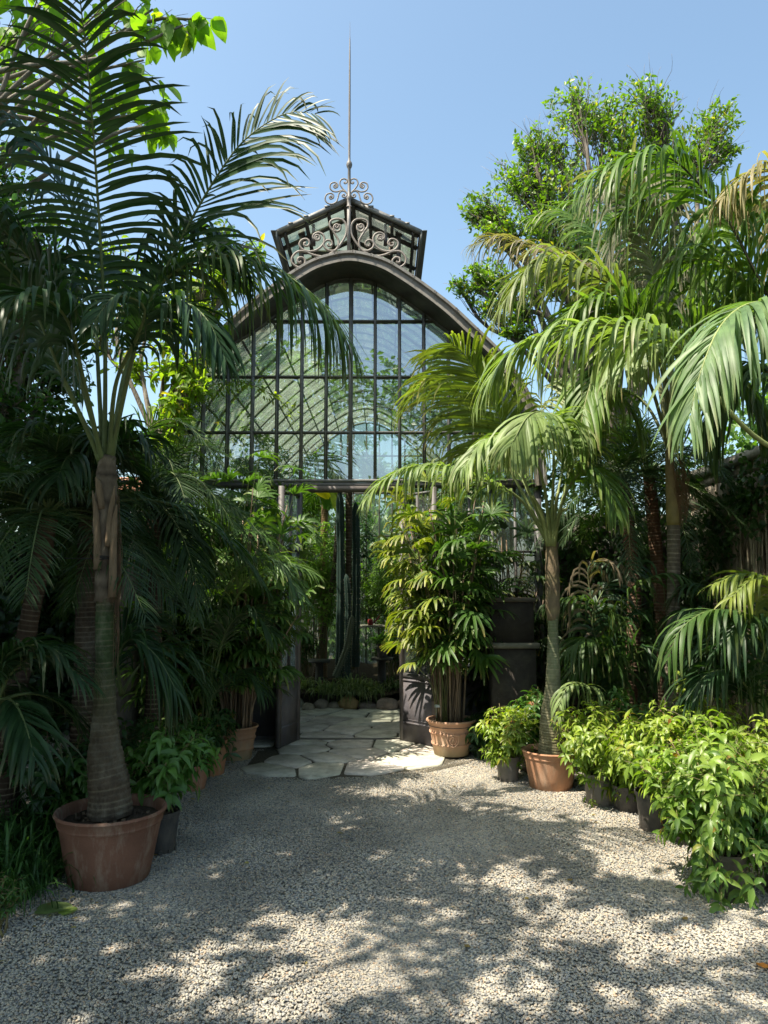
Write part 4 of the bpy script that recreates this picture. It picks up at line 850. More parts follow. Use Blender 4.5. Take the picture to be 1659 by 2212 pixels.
# ================================================================== RHAPIS
def fan_leaf(mb, base, d, n, L, wd, pal, spread=130, droop=.7, tip=0, yel=0):
    d = nrm(d); sd = nrm(np.cross(d, [0, 0, 1.])+rng.normal(0, .15, 3)); sd = nrm(sd-d*(sd@d)); nn = np.cross(sd, d)
    a = np.radians(np.linspace(-spread/2, spread/2, n)+rng.normal(0, 3, n))
    D = d[None]*np.cos(a)[:, None]+sd[None]*np.sin(a)[:, None]+nn[None]*.12
    c = mixc(pal[0], pal[1], rng.beta(2, 2, n)*.6+rng.random()*.4)
    if yel: c = mixc_arr(c, (.28, .31, .035), np.clip(rng.normal(yel, .2, n), 0, 1))
    tc = mixc_arr(c, (.27, .19, .08), np.clip(rng.normal(tip, .25, n), 0, 1))
    ribbons(mb, np.tile(base, (n, 1)), D, np.tile(nn, (n, 1))+rng.normal(0, .1, (n, 3)), L*(1-.25*np.abs(np.linspace(-1, 1, n)))*(1+rng.normal(0, .06, n)), wd, droop, c, seg=4, prof=([0, .15, .5, .85, 1], [.25, .8, 1, .85, .35]), fold=.3, tipc=tc, kink=1.5)
def rhapis(base, H, W_, ncane, label, pal=KENTIA, loc=0, pr=.17, sun_side=None, lo=.3, nf=7, L=.24, seedn=0):
    t = thing('lady_palm', base, label, 'palm'); st = MB(); fo = MB()
    for k in range(ncane):
        a = rng.uniform(0, 2*PI); r = pr*math.sqrt(rng.random()); p0 = base+np.array([r*math.cos(a), r*math.sin(a), 0])
        a2 = a+rng.normal(0, .6); h = H*rng.uniform(.45, 1.0); sp = W_*rng.random()**.7*.55; p2 = p0+np.array([sp*math.cos(a2), sp*math.sin(a2), h]); p1 = (p0+p2)/2+np.array([rng.normal(0, .02), rng.normal(0, .02), 0])-np.array([math.cos(a2), math.sin(a2), 0])*sp*.18
        P = smooth([p0, p1, p2], 14); c = mixc((.10, .07, .045), (.24, .17, .11), rng.random()); st.tube(P, np.linspace(.011, .007, 14)*rng.uniform(.7, 1.2), 6, col=np.tile(c, (14, 1))*rng.uniform(.7, 1.25, (14, 1)))
        m = int(h/H*nf*1.6)+3
        for j in range(m):
            u = 1-(1-lo)*(j/m)**1.0 if j else 1
            q = P[min(13, int(u*13))]; az = a2+j*2.4+rng.normal(0, .3); e = math.radians(rng.uniform(5, 55) if j else 75)
            d = np.array([math.cos(az)*math.cos(e), math.sin(az)*math.cos(e), math.sin(e)]); pl = rng.uniform(.10, .26)*W_/.7; q2 = q+d*pl
            st.tube([q, (q+q2)/2+[0, 0, .01], q2], .0028, 4, col=(.07, .10, .03), cap=False)
            dd = nrm(d+rng.normal(0, .35, 3)+[0, 0, rng.uniform(-.9, .25)]); y = 0; tp = .12
            if sun_side is not None and (q2-base)@np.asarray(sun_side) > W_*.28: y, tp = .45, .25  # fans on the sunward side yellowed: sunlight put into the colour
            fan_leaf(fo, q2, dd, int(rng.integers(6, 10)), L*rng.uniform(.8, 1.15), .030, pal, rng.uniform(110, 170), rng.uniform(.5, 1.1), tp, y)
    st.build('canes', M_STEM, t); fo.build('foliage', M_PALM, t); return t
cR = G(975, 1640); YR = cR[1]+.14; bR = np.array([W(975, 1620, YR)[0], YR, 0.02]); HR = W(975, 1552, YR)[2]-.02
tp = pot('terra', bR, 53/1600*YR, HR, 'terracotta pot with embossed shield emblem and rope bands beside the right door', tint=(.50, .29, .19), deco=True)
# emblem on the pot
mb = MB(); fd = nrm(np.array([-.05, -1, 0])); rgt = np.array([1, -.05, 0]); rp = 53/1600*YR
def onpot(x, z):
    zf = z/HR; r = np.interp(zf, [0, .3, .62, .8], [.67, .77, .84, .88])*rp+.003; a = -PI/2+x/r; return bR+np.array([r*math.cos(a), r*math.sin(a), z])
cz = HR*.47
sh_ = [(-.055, .052), (-.03, .047), (0, .056), (.03, .047), (.055, .052), (.055, .01), (.045, -.025), (.02, -.05), (0, -.058), (-.02, -.05), (-.045, -.025), (-.055, .01), (-.055, .052)]
mb.tube(np.array([onpot(x, cz+z) for x, z in sh_]), .0065, 6, col=(.56, .36, .25))
th = np.linspace(0, 2*PI, 20); mb.tube(np.array([onpot(.03*math.cos(a), cz+.036*math.sin(a)) for a in th]), .005, 6, col=(.56, .33, .22))
mb.tube(np.array([onpot(x, cz+z) for x, z in ((0, .045), (.006, .02), (-.004, 0), (.004, -.04))]), .005, 6, col=(.52, .33, .22))
mb.tube(np.array([onpot(x, cz+z) for x, z in ((0, .005), (.012, .0), (.024, -.012))]), .004, 6, col=(.52, .33, .22)); mb.tube(np.array([onpot(x, cz+z) for x, z in ((0, .005), (-.012, -.0), (-.024, -.016))]), .004, 6, col=(.52, .33, .22))
mb.build('emblem', M_TERRA, tp, smooth=True)
rhapis(bR+[0, 0, HR-.03], W(975, 1065, YR)[2]-HR, .92, 34, 'dense lady palm with bare dark canes in the emblem pot by the right door', pal=((.028, .075, .016), (.085, .17, .03), (.2, .2, .08)), pr=.15, sun_side=(-1, -.2, 0), lo=.38, nf=6, L=.29)
fo = MB()   # side growing towards the doorway, sunlight put into its yellow
mb = MB()
Yq = YR-.15
q0 = W(950, 1400, Yq)
trt = thing('lady_palm', W(955, 1560, Yq), 'yellow lady palm shoots, sun put into their colour, leaning into the doorway from the emblem pot', 'palm')
for (x, y, Lh) in ((880, 1120, .24), (850, 1165, .26), (868, 1215, .27), (845, 1260, .26), (905, 1250, .28), (930, 1290, .26), (860, 1330, .25), (885, 1370, .24), (910, 1180, .26), (925, 1120, .22), (960, 1090, .2), (870, 1440, .2), (905, 1410, .22), (925, 1340, .24), (830, 1200, .2)):
    e = W(x+22, y-8, Yq+rng.uniform(-.2, .2)); s_ = W(955+rng.uniform(-12, 12), 1560, Yq+.05); mb.tube(smooth([s_, s_*.5+e*.5+[.06, 0, .08], e], 8), .0035, 5, col=(.10, .12, .04))
    fan_leaf(fo, e, np.array([-.8, rng.uniform(-.5, .1), rng.uniform(-.3, .25)]), 9, Lh, .026, ((.08, .14, .02), (.16, .20, .035), (0, 0, 0)), 150, .9, .5, .45)
mb.build('canes', M_STEM, trt); fo.build('foliage', M_PALM, trt)
mb = MB(); q = W(942, 1525, YR-.12); mb.tube([q+[0, 0, -.11], q], .0025, 5, col=(.5, .5, .48)); tg = mb.build('stake', M_STEM, None, origin=q) if False else None
tt = thing('plant_tag', q+[0, 0, -.12], 'small white plant tag on a stake in the emblem pot', 'plant tag'); mb.build('stake', M_STEM, tt); mb = MB(); mb.box(q+[.01, -.003, 0], (.055, .003, .028), col=(.6, .6, .57), rot=[[1, 0, 0], [0, .8, .6], [0, -.6, .8]]); mb.build('tag_plate', M_STEM, tt)
mb = MB(); P = smooth([onpot(0, 0)]*0+[bR+[rp*.90*math.cos(a), rp*.90*math.sin(a), HR*.83] for a in np.linspace(0, 2*PI, 30)], 60); mb.tube(P, .003, 4, col=(.03, .03, .03), cap=False); tag(mb.build('wire', M_STEM, origin=bR), 'thin dark wire looped around the neck of the emblem pot', 'wire')

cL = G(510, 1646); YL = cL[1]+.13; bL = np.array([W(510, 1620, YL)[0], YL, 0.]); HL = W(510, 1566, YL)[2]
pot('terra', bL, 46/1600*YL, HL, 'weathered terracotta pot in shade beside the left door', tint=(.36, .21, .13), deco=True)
rhapis(bL+[0, 0, HL-.03], W(510, 1040, YL)[2]-HL, 1.05, 46, 'dense dark lady palm with fan leaves in the pot by the left door', pal=((.035, .09, .018), (.10, .19, .035), (.2, .2, .08)), pr=.15, lo=.22, nf=7, L=.27)  # palette brightened to stand in for sun on the fans
b = W(1085, 1500, 8.3); b[2] = 0
rhapis(b, 2.3, .8, 40, 'dark lady palm clump behind the emblem pot, against the greenhouse corner', pal=((.016, .042, .014), (.035, .075, .022), (.1, .1, .05)), pr=.3, lo=.15, nf=7, L=.27)
b = W(400, 1500, 7.6); b[2] = 0
rhapis(b, 2.55, .8, 34, 'tall lady palm clump rising before the left panes of the greenhouse', pal=((.05, .12, .02), (.14, .24, .04), (.1, .1, .05)), pr=.35, lo=.15, nf=7, L=.26)  # greens lightened here too, in place of sunlight from above

# ================================================================== SHRUBS IN POTS
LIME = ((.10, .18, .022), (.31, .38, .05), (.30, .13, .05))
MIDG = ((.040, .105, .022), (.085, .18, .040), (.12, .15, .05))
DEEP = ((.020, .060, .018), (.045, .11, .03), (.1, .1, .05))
def shrub(base, R, H, label, pal, leaf=.085, ros=95, canes=14, red=.03, h0=.25, mat=None, name='potted_shrub', cat='shrub', squash=1.0, off=(0, 0), low=False):
    t = thing(name, base, label, cat); st = MB(); fo = MB(); base = np.asarray(base, float)
    tips = []
    for k in range(canes):
        a = k*2.4+rng.normal(0, .3); r = R*math.sqrt((k+.5)/canes)*.9; h = H*(1-.45*(r/R)**2)*rng.uniform(.8, 1.05)
        p2 = base+[r*math.cos(a)+off[0], r*math.sin(a)*squash+off[1], h]; p0 = base+rng.normal(0, .025, 3)*[1, 1, 0]; p1 = p0*.45+p2*.55+[0, 0, h*.12]
        P = smooth([p0, p1, p2], 10); st.tube(P, np.linspace(.006, .0025, 10), 5, col=mixc((.16, .10, .05), (.14, .17, .05), rng.random())); tips.append(P)
    pos = []
    for i in range(ros):
        P = tips[i % canes]; u = (rng.uniform(.08, 1) if low else rng.uniform(.35, 1)**.7) if i >= canes else 1.0; q = P[min(9, int(u*9))]
        o = nrm(rng.normal(0, 1, 3)*[1, 1, .55]); rad = R*(.38+(.42*(1-u) if low else 0))*rng.random()**.6 if i >= canes else .01
        e = q+o*rad; c0 = base+[off[0], off[1], H*(.40 if low else .55)]; d = (e-c0)/[R*1.05, R*1.05*squash, H*(.72 if low else .52)]; dn = (np.abs(d)**(3.2 if low else 2)).sum()**(1/(3.2 if low else 2))
        if dn > 1: e = c0+(e-c0)/dn
        zl = base[2]-.17 if low else base[2]+H*h0*.5
        if e[2] < zl: e[2] = zl+rng.random()*.08
        if rad > .03: st.tube(smooth([q, (q+e)/2+[0, 0, .01], e], 4), .0018, 3, col=(.14, .12, .05), cap=False)
        pos.append(e)
    for e in pos:
        ax = nrm((e-(base+[off[0], off[1], H*.3]))*[1, 1, .6]+[0, 0, .25*H]+rng.normal(0, .05, 3)); n = int(rng.integers(5, 9))
        s1 = nrm(np.cross(ax, [0.1, 0, 1.])); s2 = np.cross(ax, s1); al = np.arange(n)*2*PI/n+rng.random()*6; rise = rng.uniform(-.1, .9, n)
        D = nrm(ax[None]*rise[:, None]+(s1[None]*np.cos(al)[:, None]+s2[None]*np.sin(al)[:, None])+[0, 0, -.12])
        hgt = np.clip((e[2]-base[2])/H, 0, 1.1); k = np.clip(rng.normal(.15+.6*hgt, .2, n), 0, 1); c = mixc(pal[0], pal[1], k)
        if rng.random() < red*1.5: mk_ = rng.random(n) < .5; c[mk_] = mixc_arr(c[mk_], (.42, .12, .05) if rng.random() < .4 else (.40, .33, .05), rng.uniform(.3, .8, mk_.sum()))
        P0 = np.tile(e, (n, 1))-ax[None]*rng.uniform(0, leaf*1.1, n)[:, None]
        LL = leaf*rng.uniform(.7, 1.25)*rng.uniform(.8, 1.15, n)
        ribbons(fo, P0, D, np.tile(ax, (n, 1))+rng.normal(0, .15, (n, 3)), LL, LL*rng.uniform(.26, .36, n), rng.uniform(.4, 1.4, n), c, seg=5, prof=([0, .1, .38, .7, .9, 1], [.08, .55, 1, .62, .2, .02]), fold=.35, kink=1.3)
    st.build('stems', M_STEM, t); fo.build('foliage', mat or M_LEAF, t); return t
def potted(px, py, Rp, Hp, R, H, plabel, slabel, pal, tint=(.07, .066, .06), kind='black', **kw):
    g_ = G(px, py); b = np.array([g_[0], g_[1]+Rp*.8, 0.]); b[0] = g_[0]*(b[1]/g_[1]); pot(kind, b, Rp, Hp, plabel, tint=tint)
    shrub(b+[0, 0, Hp-.03], R, H, slabel, pal, **kw); return b
PT = (.055, .052, .05)
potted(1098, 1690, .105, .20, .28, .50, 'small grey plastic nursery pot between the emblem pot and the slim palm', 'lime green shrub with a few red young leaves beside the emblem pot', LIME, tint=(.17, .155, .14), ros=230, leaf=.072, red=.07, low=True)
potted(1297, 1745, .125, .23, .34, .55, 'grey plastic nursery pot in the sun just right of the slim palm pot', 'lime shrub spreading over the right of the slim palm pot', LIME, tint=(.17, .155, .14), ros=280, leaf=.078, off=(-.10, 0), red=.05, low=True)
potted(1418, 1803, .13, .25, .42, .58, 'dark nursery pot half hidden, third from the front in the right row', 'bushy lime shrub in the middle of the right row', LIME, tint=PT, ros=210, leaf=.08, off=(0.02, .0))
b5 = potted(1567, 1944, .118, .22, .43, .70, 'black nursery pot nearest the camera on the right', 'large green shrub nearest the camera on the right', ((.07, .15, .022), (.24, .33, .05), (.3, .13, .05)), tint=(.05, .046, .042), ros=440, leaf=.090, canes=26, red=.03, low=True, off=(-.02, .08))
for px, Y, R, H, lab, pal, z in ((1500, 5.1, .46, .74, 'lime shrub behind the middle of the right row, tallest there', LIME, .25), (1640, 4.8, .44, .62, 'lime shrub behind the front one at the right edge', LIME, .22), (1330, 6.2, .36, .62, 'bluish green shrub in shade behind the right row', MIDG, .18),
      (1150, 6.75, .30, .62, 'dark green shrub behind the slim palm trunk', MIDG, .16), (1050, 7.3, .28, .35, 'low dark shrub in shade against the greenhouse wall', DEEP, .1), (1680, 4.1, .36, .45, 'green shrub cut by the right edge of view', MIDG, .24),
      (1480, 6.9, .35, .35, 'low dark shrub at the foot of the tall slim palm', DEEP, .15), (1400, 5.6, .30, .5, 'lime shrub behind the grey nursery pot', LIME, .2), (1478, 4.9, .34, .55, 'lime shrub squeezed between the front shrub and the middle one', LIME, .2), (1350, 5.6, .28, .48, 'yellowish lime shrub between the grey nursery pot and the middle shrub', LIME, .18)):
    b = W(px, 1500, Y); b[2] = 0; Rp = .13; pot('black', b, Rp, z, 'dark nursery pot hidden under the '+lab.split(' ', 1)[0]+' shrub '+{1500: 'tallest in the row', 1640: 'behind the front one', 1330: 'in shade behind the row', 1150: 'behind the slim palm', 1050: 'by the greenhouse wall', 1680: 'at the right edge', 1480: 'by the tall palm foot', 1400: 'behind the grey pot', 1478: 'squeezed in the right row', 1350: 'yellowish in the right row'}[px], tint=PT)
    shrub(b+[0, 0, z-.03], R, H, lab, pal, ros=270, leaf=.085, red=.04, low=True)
b = G(1655, 1830)+[.12, .1, 0]; b[2] = 0; pot('terra', b, .2, .28, 'terracotta pot half cut by the right edge of view', tint=(.40, .2, .12))
# left row
MIDL = ((.05, .13, .022), (.12, .24, .05), (.1, .1, .05))
potted(345, 1848, .115, .24, .36, .58, 'grey black nursery pot beside the largest terracotta pot', 'fresh green shrub between the big left palm and the gravel', MIDL, tint=(.045, .045, .048), ros=130, leaf=.105, canes=13, red=0, h0=.35, off=(.02, .05))
b = G(415, 1712); potted(415, 1712, .14, .20, .26, .40, 'low terracotta pot at the edge of the gravel on the left', 'green shrub in the low terracotta pot on the left', MIDG, tint=(.36, .17, .10), kind='terra', ros=60, leaf=.09, red=0)
pot('terra', potC+[0, .12, 0], .15, .30, 'terracotta pot holding the slender young palm', tint=(.38, .18, .10))
b = W(475, 1600, YL-.15); b[2] = 0; pot('black', b+[0, -.12, 0], .08, .22, 'small black pot squeezed beside the weathered terracotta pot', tint=PT); shrub(b+[0, -.12, .2], .2, .34, 'drooping dark plant with a few russet leaves by the weathered pot', DEEP, ros=45, leaf=.09, red=.12)
for px, Y, R, H, lab in ((190, 4.9, .34, .65, 'green shrub just behind the big left trunk'), (300, 5.4, .40, .70, 'dark shrub in deep shade behind the fresh green one'), (120, 5.0, .45, .8, 'dark leafy shrub left of the big trunk'), (420, 6.4, .4, .6, 'dark shrub behind the low terracotta pots on the left')):
    b = W(px, 1500, Y); b[2] = 0; shrub(b, R, H, lab, MIDG if px == 190 else DEEP, ros=110, leaf=.10, red=0, name='shrub')

# strap-leaved clumps
def clump(mb, c, n, L, wd, pal, el=(35, 85), droop=1.4, edge=None, seg=7, spread=.05):
    a = rng.uniform(0, 2*PI, n); e = np.radians(rng.uniform(*el, n)); D = np.stack([np.cos(a)*np.cos(e), np.sin(a)*np.cos(e), np.sin(e)], 1)
    p = np.asarray(c)+np.c_[rng.normal(0, spread, (n, 2)), np.zeros(n)]; hint = np.stack([-D[:, 2]*np.cos(a), -D[:, 2]*np.sin(a), np.cos(e)], 1)
    ribbons(mb, p, D, hint, L*rng.uniform(.5, 1.15, n), wd*rng.uniform(.7, 1.2, n), droop*rng.uniform(.6, 1.3, n), mixc(pal[0], pal[1], rng.random(n)), seg=seg, prof=([0, .1, .6, 1], [.7, 1, .85, .04]), kink=1.5, fold=.5)
for i, (px, Y, L, lab) in enumerate(((-12, 3.95, .50, 'long leaved grass clump at the left edge nearest the camera'), (75, 4.3, .55, 'long leaved grass clump touching the biggest pot from the left'), (-40, 4.4, .7, 'tall grass clump half out of view at the left edge'), (110, 4.75, .5, 'dark grass clump behind the biggest pot'), (30, 4.9, .6, 'dark grass clump under the low spear leaved palm'))):
    b = W(px, 1800, Y); b[2] = 0; t = MB()
    for k in range(5): clump(t, b+[rng.normal(0, .10), rng.normal(0, .10), 0], 46, L, .013, ((.030, .085, .020), (.065, .15, .035)))
    tag(t.build('grass_clump', M_PALM, origin=b), lab, 'grass clump')
b = W(5, 1800, 3.65); b[2] = 0; shrub(b, .14, .26, 'small fine leaved plant in the lower left corner by the grass', MIDG, leaf=.03, ros=90, canes=10, red=0, name='shrub')

# fallen leaves
def heart_leaf(mb, c, L, ang, col, tilt=.1):
    th = np.linspace(0, 2*PI, 22); r = .5*L*(1+.16*np.cos(th)-.10*np.cos(2*th)*0+.25*np.maximum(0, np.cos(th))**8-.25*np.maximum(0, -np.cos(th))**6)
    x = r*np.cos(th); y = r*np.sin(th)*.85; z = .012+.10*np.abs(y)+rng.normal(0, .0012, 22)+x*tilt*.15; R_ = np.array([[math.cos(ang), -math.sin(ang)], [math.sin(ang), math.cos(ang)]])
    xy = np.stack([x, y], 1)@R_.T; v = np.c_[xy, z]; v = np.vstack([v, [0, 0, .008]])+c; n = 22
    mb.add(v[:-1], col=col); i0 = mb.n-22; mb.add([v[-1]], col=np.asarray(col)*1.2)
    mb.T.append(np.array([[i0+k, i0+(k+1) % n, mb.n-1] for k in range(n)])); mb.TM.append(np.zeros(n, int))
c = G(103, 1970); mb = MB(); heart_leaf(mb, c, .17, .2, (.15, .21, .075)); tag(mb.build('fallen_leaf', M_LEAF, origin=c), 'large pale green fallen leaf lying on the gravel at left', 'leaf')
c = G(122, 1976)+[.045, 0, 0.0]; mb = MB(); heart_leaf(mb, c, .09, 1.0, (.26, .34, .08)); tag(mb.build('fallen_leaf', M_LEAF, origin=c), 'small piece of green leaf beside the large fallen leaf', 'leaf')
c = G(1652, 2093); mb = MB(); heart_leaf(mb, c, .05, 2.4, (.40, .17, .04)); tag(mb.build('fallen_leaf', M_LEAF, origin=c), 'small orange brown fallen leaf on the gravel at right', 'leaf')
for px, py, a, lab in ((1230, 1905, .4, 'tiny tan fallen leaf in the middle of the gravel'), (1010, 2050, 2., 'tiny curled brown leaf near the bottom of view'), (1480, 1990, 1., 'tiny yellow leaf on the gravel before the front shrub')):
    c = G(px, py); mb = MB(); heart_leaf(mb, c, .03, a, (.30, .2, .08)); tag(mb.build('fallen_leaf', M_LEAF, origin=c), lab, 'leaf')

mb = MB(); n = 260; ex = rng.uniform(-2.6, 2.9, n); ey = rng.uniform(2.8, 7.2, n); edge = rng.random(n) < .75
ex = np.where(edge, np.where(rng.random(n) < .5, -1.35-.4*rng.random(n)*(7.5-ey)/2, 1.2+.45*(7-ey)*.9+rng.normal(0, .15, n)), ex)
ribbons(mb, np.stack([ex, ey, np.full(n, .013)], 1), nrm(np.c_[rng.normal(0, 1, (n, 2)), rng.uniform(0, .25, n)]), nrm(np.c_[rng.normal(0, .25, (n, 2)), np.ones(n)]), rng.uniform(.012, .045, n), rng.uniform(.008, .02, n), .2, mixc((.16, .10, .05), (.32, .27, .10), rng.random(n)), seg=3)
tag(mb.build('leaf_litter', M_LEAF), 'scattered dry leaf crumbs lying on the gravel', kind='stuff')

# ================================================================== TREES
def limb(mb, a, b, r0, r1, bend=.15, n=9, col=(.16, .14, .115), k=6):
    a, b = np.asarray(a, float), np.asarray(b, float); L = np.linalg.norm(b-a); P = smooth([a, a*.6+b*.4+rng.normal(0, bend*L*.35, 3)+[0, 0, bend*L*.4], a*.25+b*.75+rng.normal(0, bend*L*.2, 3)+[0, 0, bend*L*.3], b], n)
    mb.tube(P, np.linspace(r0, r1, n), k, col=np.tile(col, (n, 1))*rng.uniform(.85, 1.15, (n, 1))); return P
def tree(name, label, cat, base, fork, clumps, leaf, wdr, pal, r0=.14, tw=26, per=9, mat=None, droop=.4, barkc=(.16, .14, .115), hang=0, bare=0, yel=.05, seg=3, prof=None, group=None, spreadup=.2):
    t = thing(name, base, label, cat, group); tr = MB(); fo = MB(); base, fork = np.asarray(base, float), np.asarray(fork, float)
    limb(tr, base, fork, max(r0, .15), r0*.7, .06, 12, barkc, 10)
    for c, r, dens in clumps:
        c = np.asarray(c, float); P = limb(tr, fork, c, r0*.45, .012, .18, 16, barkc)
        for k in range(int(tw*dens)):
            e = c+nrm(rng.normal(0, 1, 3))*r*rng.random()**.45*[1, 1, .85]; s_ = P[int(rng.uniform(9, 15.9))]
            Q = limb(tr, s_, e, .008, .0022, .14, 6, barkc, 4)
            nl = int(per*rng.uniform(.5, 1.4)); i = rng.uniform(1.5, 4.99, nl); j = i.astype(int); f = (i-j)[:, None]; p = Q[j]*(1-f)+Q[j+1]*f
            p = p+rng.normal(0, r*.07, (nl, 3)); d = nrm(Q[-1]-Q[-3]+rng.normal(0, .9, (nl, 3))*L0(Q)*.6+[0, 0, L0(Q)*(spreadup-hang)])
            c_ = mixc(pal[0], pal[1], rng.beta(1.6, 1.6, nl)); yl = rng.random(nl) < yel; c_[yl] = pal[2]
            ll = leaf*rng.uniform(.6, 1.2, nl)
            ribbons(fo, p, d, nrm(rng.normal(0, .6, (nl, 3))+[0, 0, 1.]), ll, ll*wdr, droop*rng.uniform(.3, 1.6, nl), c_, seg=seg, prof=prof or ([0, .15, .45, .75, 1], [.1, .85, 1, .6, .03]), fold=.3, kink=1.2)
        for k in range(int(bare*dens)):
            e = c+nrm(rng.normal(0, 1, 3)+[0, 0, .6])*r*rng.uniform(1.0, 1.35); limb(tr, P[-3], e, .006, .0015, .2, 7, (.22, .19, .16), 3)
    tr.build('trunk', M_BARK, t, smooth=True); fo.build('crown', mat or M_LEAF, t); return t
HEART = ([0, .06, .25, .5, .8, 1], [.35, .85, 1, .82, .35, .02])
# catalpa-like tree over the top left, big heart-shaped leaves
cl = [(W(x, y, Y), r, d) for x, y, Y, r, d in ((30, 60, 8.80, 0.68, 1), (120, 40, 8.40, 0.68, 1), (90, 170, 8.90, 0.61, 1), (20, 180, 8.60, 0.54, 1), (230, 60, 8.20, 0.61, 1), (330, 20, 7.80, 0.47, 1), (395, 55, 7.60, 0.30, .8), (430, 40, 7.60, 0.22, .4), (180, 130, 8.60, 0.47, .8), (260, 190, 8.80, 0.47, .8), (330, 240, 8.80, 0.41, .8), (365, 275, 8.80, 0.24, .5), (240, 290, 9.00, 0.47, .8), (150, 240, 9.10, 0.54, .9), (60, 290, 9.20, 0.54, 1), (310, 130, 8.40, 0.41, .7), (-60, 100, 8.60, 0.81, 1), (-60, 250, 8.60, 0.81, 1), (60, -60, 8.10, 0.81, 1), (200, -70, 7.80, 0.81, 1), (350, -60, 7.40, 0.68, 1))]
tree('broadleaf_tree', 'tall tree with large backlit heart shaped leaves above the top left', 'tree', (-6.2, 8.0, 0), (-6.0, 8.0, 5.2), cl, .25, .78, ((.085, .18, .018), (.16, .29, .035), (.22, .3, .04)), r0=.10, tw=9, per=4, mat=M_THIN, droop=.5, hang=.9, prof=HEART, seg=5, yel=.05, bare=1)
# citrus-like tree upper right
cl = [(W(x, y, Y), r, d) for x, y, Y, r, d in ((1240, 225, 10.5, .42, 1), (1310, 250, 10.4, .45, 1), (1395, 215, 10.2, .42, 1.1), (1430, 270, 10.3, .4, 1), (1545, 265, 10.3, .38, .9), (1500, 330, 10.2, .45, 1), (1575, 320, 10.2, .22, .6), (1360, 300, 10.2, .45, 1), (1155, 320, 10.6, .38, 1), (1210, 320, 10.5, .45, 1), (1110, 385, 10.6, .40, 1), (1170, 400, 10.5, .45, 1.1), (1040, 455, 10.6, .35, .9), (1090, 490, 10.4, .4, 1), (1160, 490, 10.3, .45, 1.1), (1020, 450, 10.6, .2, .5), (1070, 600, 10.4, .35, .8), (1030, 600, 10.4, .30, .7), (985, 612, 10.4, .16, .35), (1110, 650, 10.2, .35, .8), (1050, 660, 10.3, .2, .4), (1110, 710, 10.2, .22, .5), (1230, 420, 10.2, .5, 1), (1250, 540, 10.2, .5, 1), (1330, 400, 10.2, .6, 1), (1430, 400, 10.2, .6, 1), (1180, 590, 10.2, .45, .9))]
tree('broadleaf_tree', 'round bushy green tree with twiggy crown against the sky at upper right', 'tree', (4.2, 10.4, 0), (3.2, 10.3, 3.4), [(c_, r_*1.12, d_) for c_, r_, d_ in cl], .080, .52, ((.07, .15, .018), (.19, .29, .035), (.42, .38, .05)), r0=.13, tw=60, per=14, droop=.4, bare=14, yel=.035, barkc=(.13, .11, .09))
# dark tree at the left behind the palms
cl = [(W(x, y, Y), r, 1) for x, y, Y, r in ((20, 420, 8.6, .7), (70, 520, 8.4, .6), (10, 620, 8.4, .7), (90, 680, 8.6, .6), (30, 800, 8.6, .7), (120, 820, 8.8, .55), (60, 930, 8.7, .7), (140, 950, 8.9, .5), (10, 1020, 8.6, .6), (-80, 500, 8.5, .8), (-100, 700, 8.5, .8), (-90, 900, 8.5, .8), (130, 600, 8.9, .4), (-60, 380, 8.2, .7), (0, 500, 7.6, .6), (40, 720, 7.4, .6), (20, 880, 7.4, .6))]
tree('broadleaf_tree', 'dark dense tree filling the left side behind the big palm', 'tree', (-5.2, 8.6, 0), (-4.9, 8.5, 2.4), cl, .10, .6, ((.022, .060, .014), (.055, .13, .025), (.12, .18, .04)), r0=.2, tw=60, per=12, droop=.4, bare=1)
# yellow-green tree beside the greenhouse's left shoulder
cl = [(W(x, y, Y), r, d) for x, y, Y, r, d in ((480, 520, 8.9, .3, .8), (425, 610, 7.4, .35, 1), (370, 690, 7.4, .38, 1), (500, 600, 7.3, .25, .7), (300, 640, 8.3, .5, 1), (300, 790, 8.0, .3, .5), (390, 790, 7.3, .32, 1), (560, 540, 8.9, .2, .4), (250, 560, 8.3, .5, 1), (200, 700, 8.3, .5, .8), (375, 880, 7.2, .25, .8), (450, 690, 7.4, .28, .8), (360, 960, 7.2, .22, .6), (430, 830, 7.2, .2, .5))]
tree('broadleaf_tree', 'sunlit yellow green tree beside the left shoulder of the greenhouse', 'tree', (-2.6, 7.5, 0), (-2.3, 7.5, 3.0), cl, .13, .42, ((.10, .19, .022), (.21, .30, .05), (.34, .30, .06)), r0=.06, tw=30, per=8, mat=M_THIN, droop=.7, hang=.3, yel=.1, bare=1)
# vine hanging over the left panes
mb = MB(); fo = MB(); ov = W(480, 820, FY-.25); t = thing('climbing_vine', ov, 'yellow green vine arching across the upper left panes', 'vine')
for pts in (((380, 900), (430, 845), (500, 825), (560, 838), (610, 870), (630, 892)), ((370, 960), (400, 880), (450, 850), (520, 830)), ((360, 1000), (380, 900), (400, 820), (440, 790))):
    P = smooth([W(x, y, FY-.25) for x, y in pts], 30); mb.tube(P, np.linspace(.008, .002, 30), 5, col=(.14, .13, .05)); n = 150; p = P[rng.integers(0, 30, n)]+rng.normal(0, .03, (n, 3))
    ribbons(fo, p, nrm(rng.normal(0, .6, (n, 3))+[.4, 0, -.5]), nrm(rng.normal(0, .4, (n, 3))+[0, 0, 1]), rng.uniform(.05, .10, n), rng.uniform(.02, .034, n), .5, mixc((.14, .25, .02), (.30, .38, .05), rng.random(n)), seg=3, prof=HEART)
mb.build('stems', M_STEM, t); fo.build('foliage', M_THIN, t)

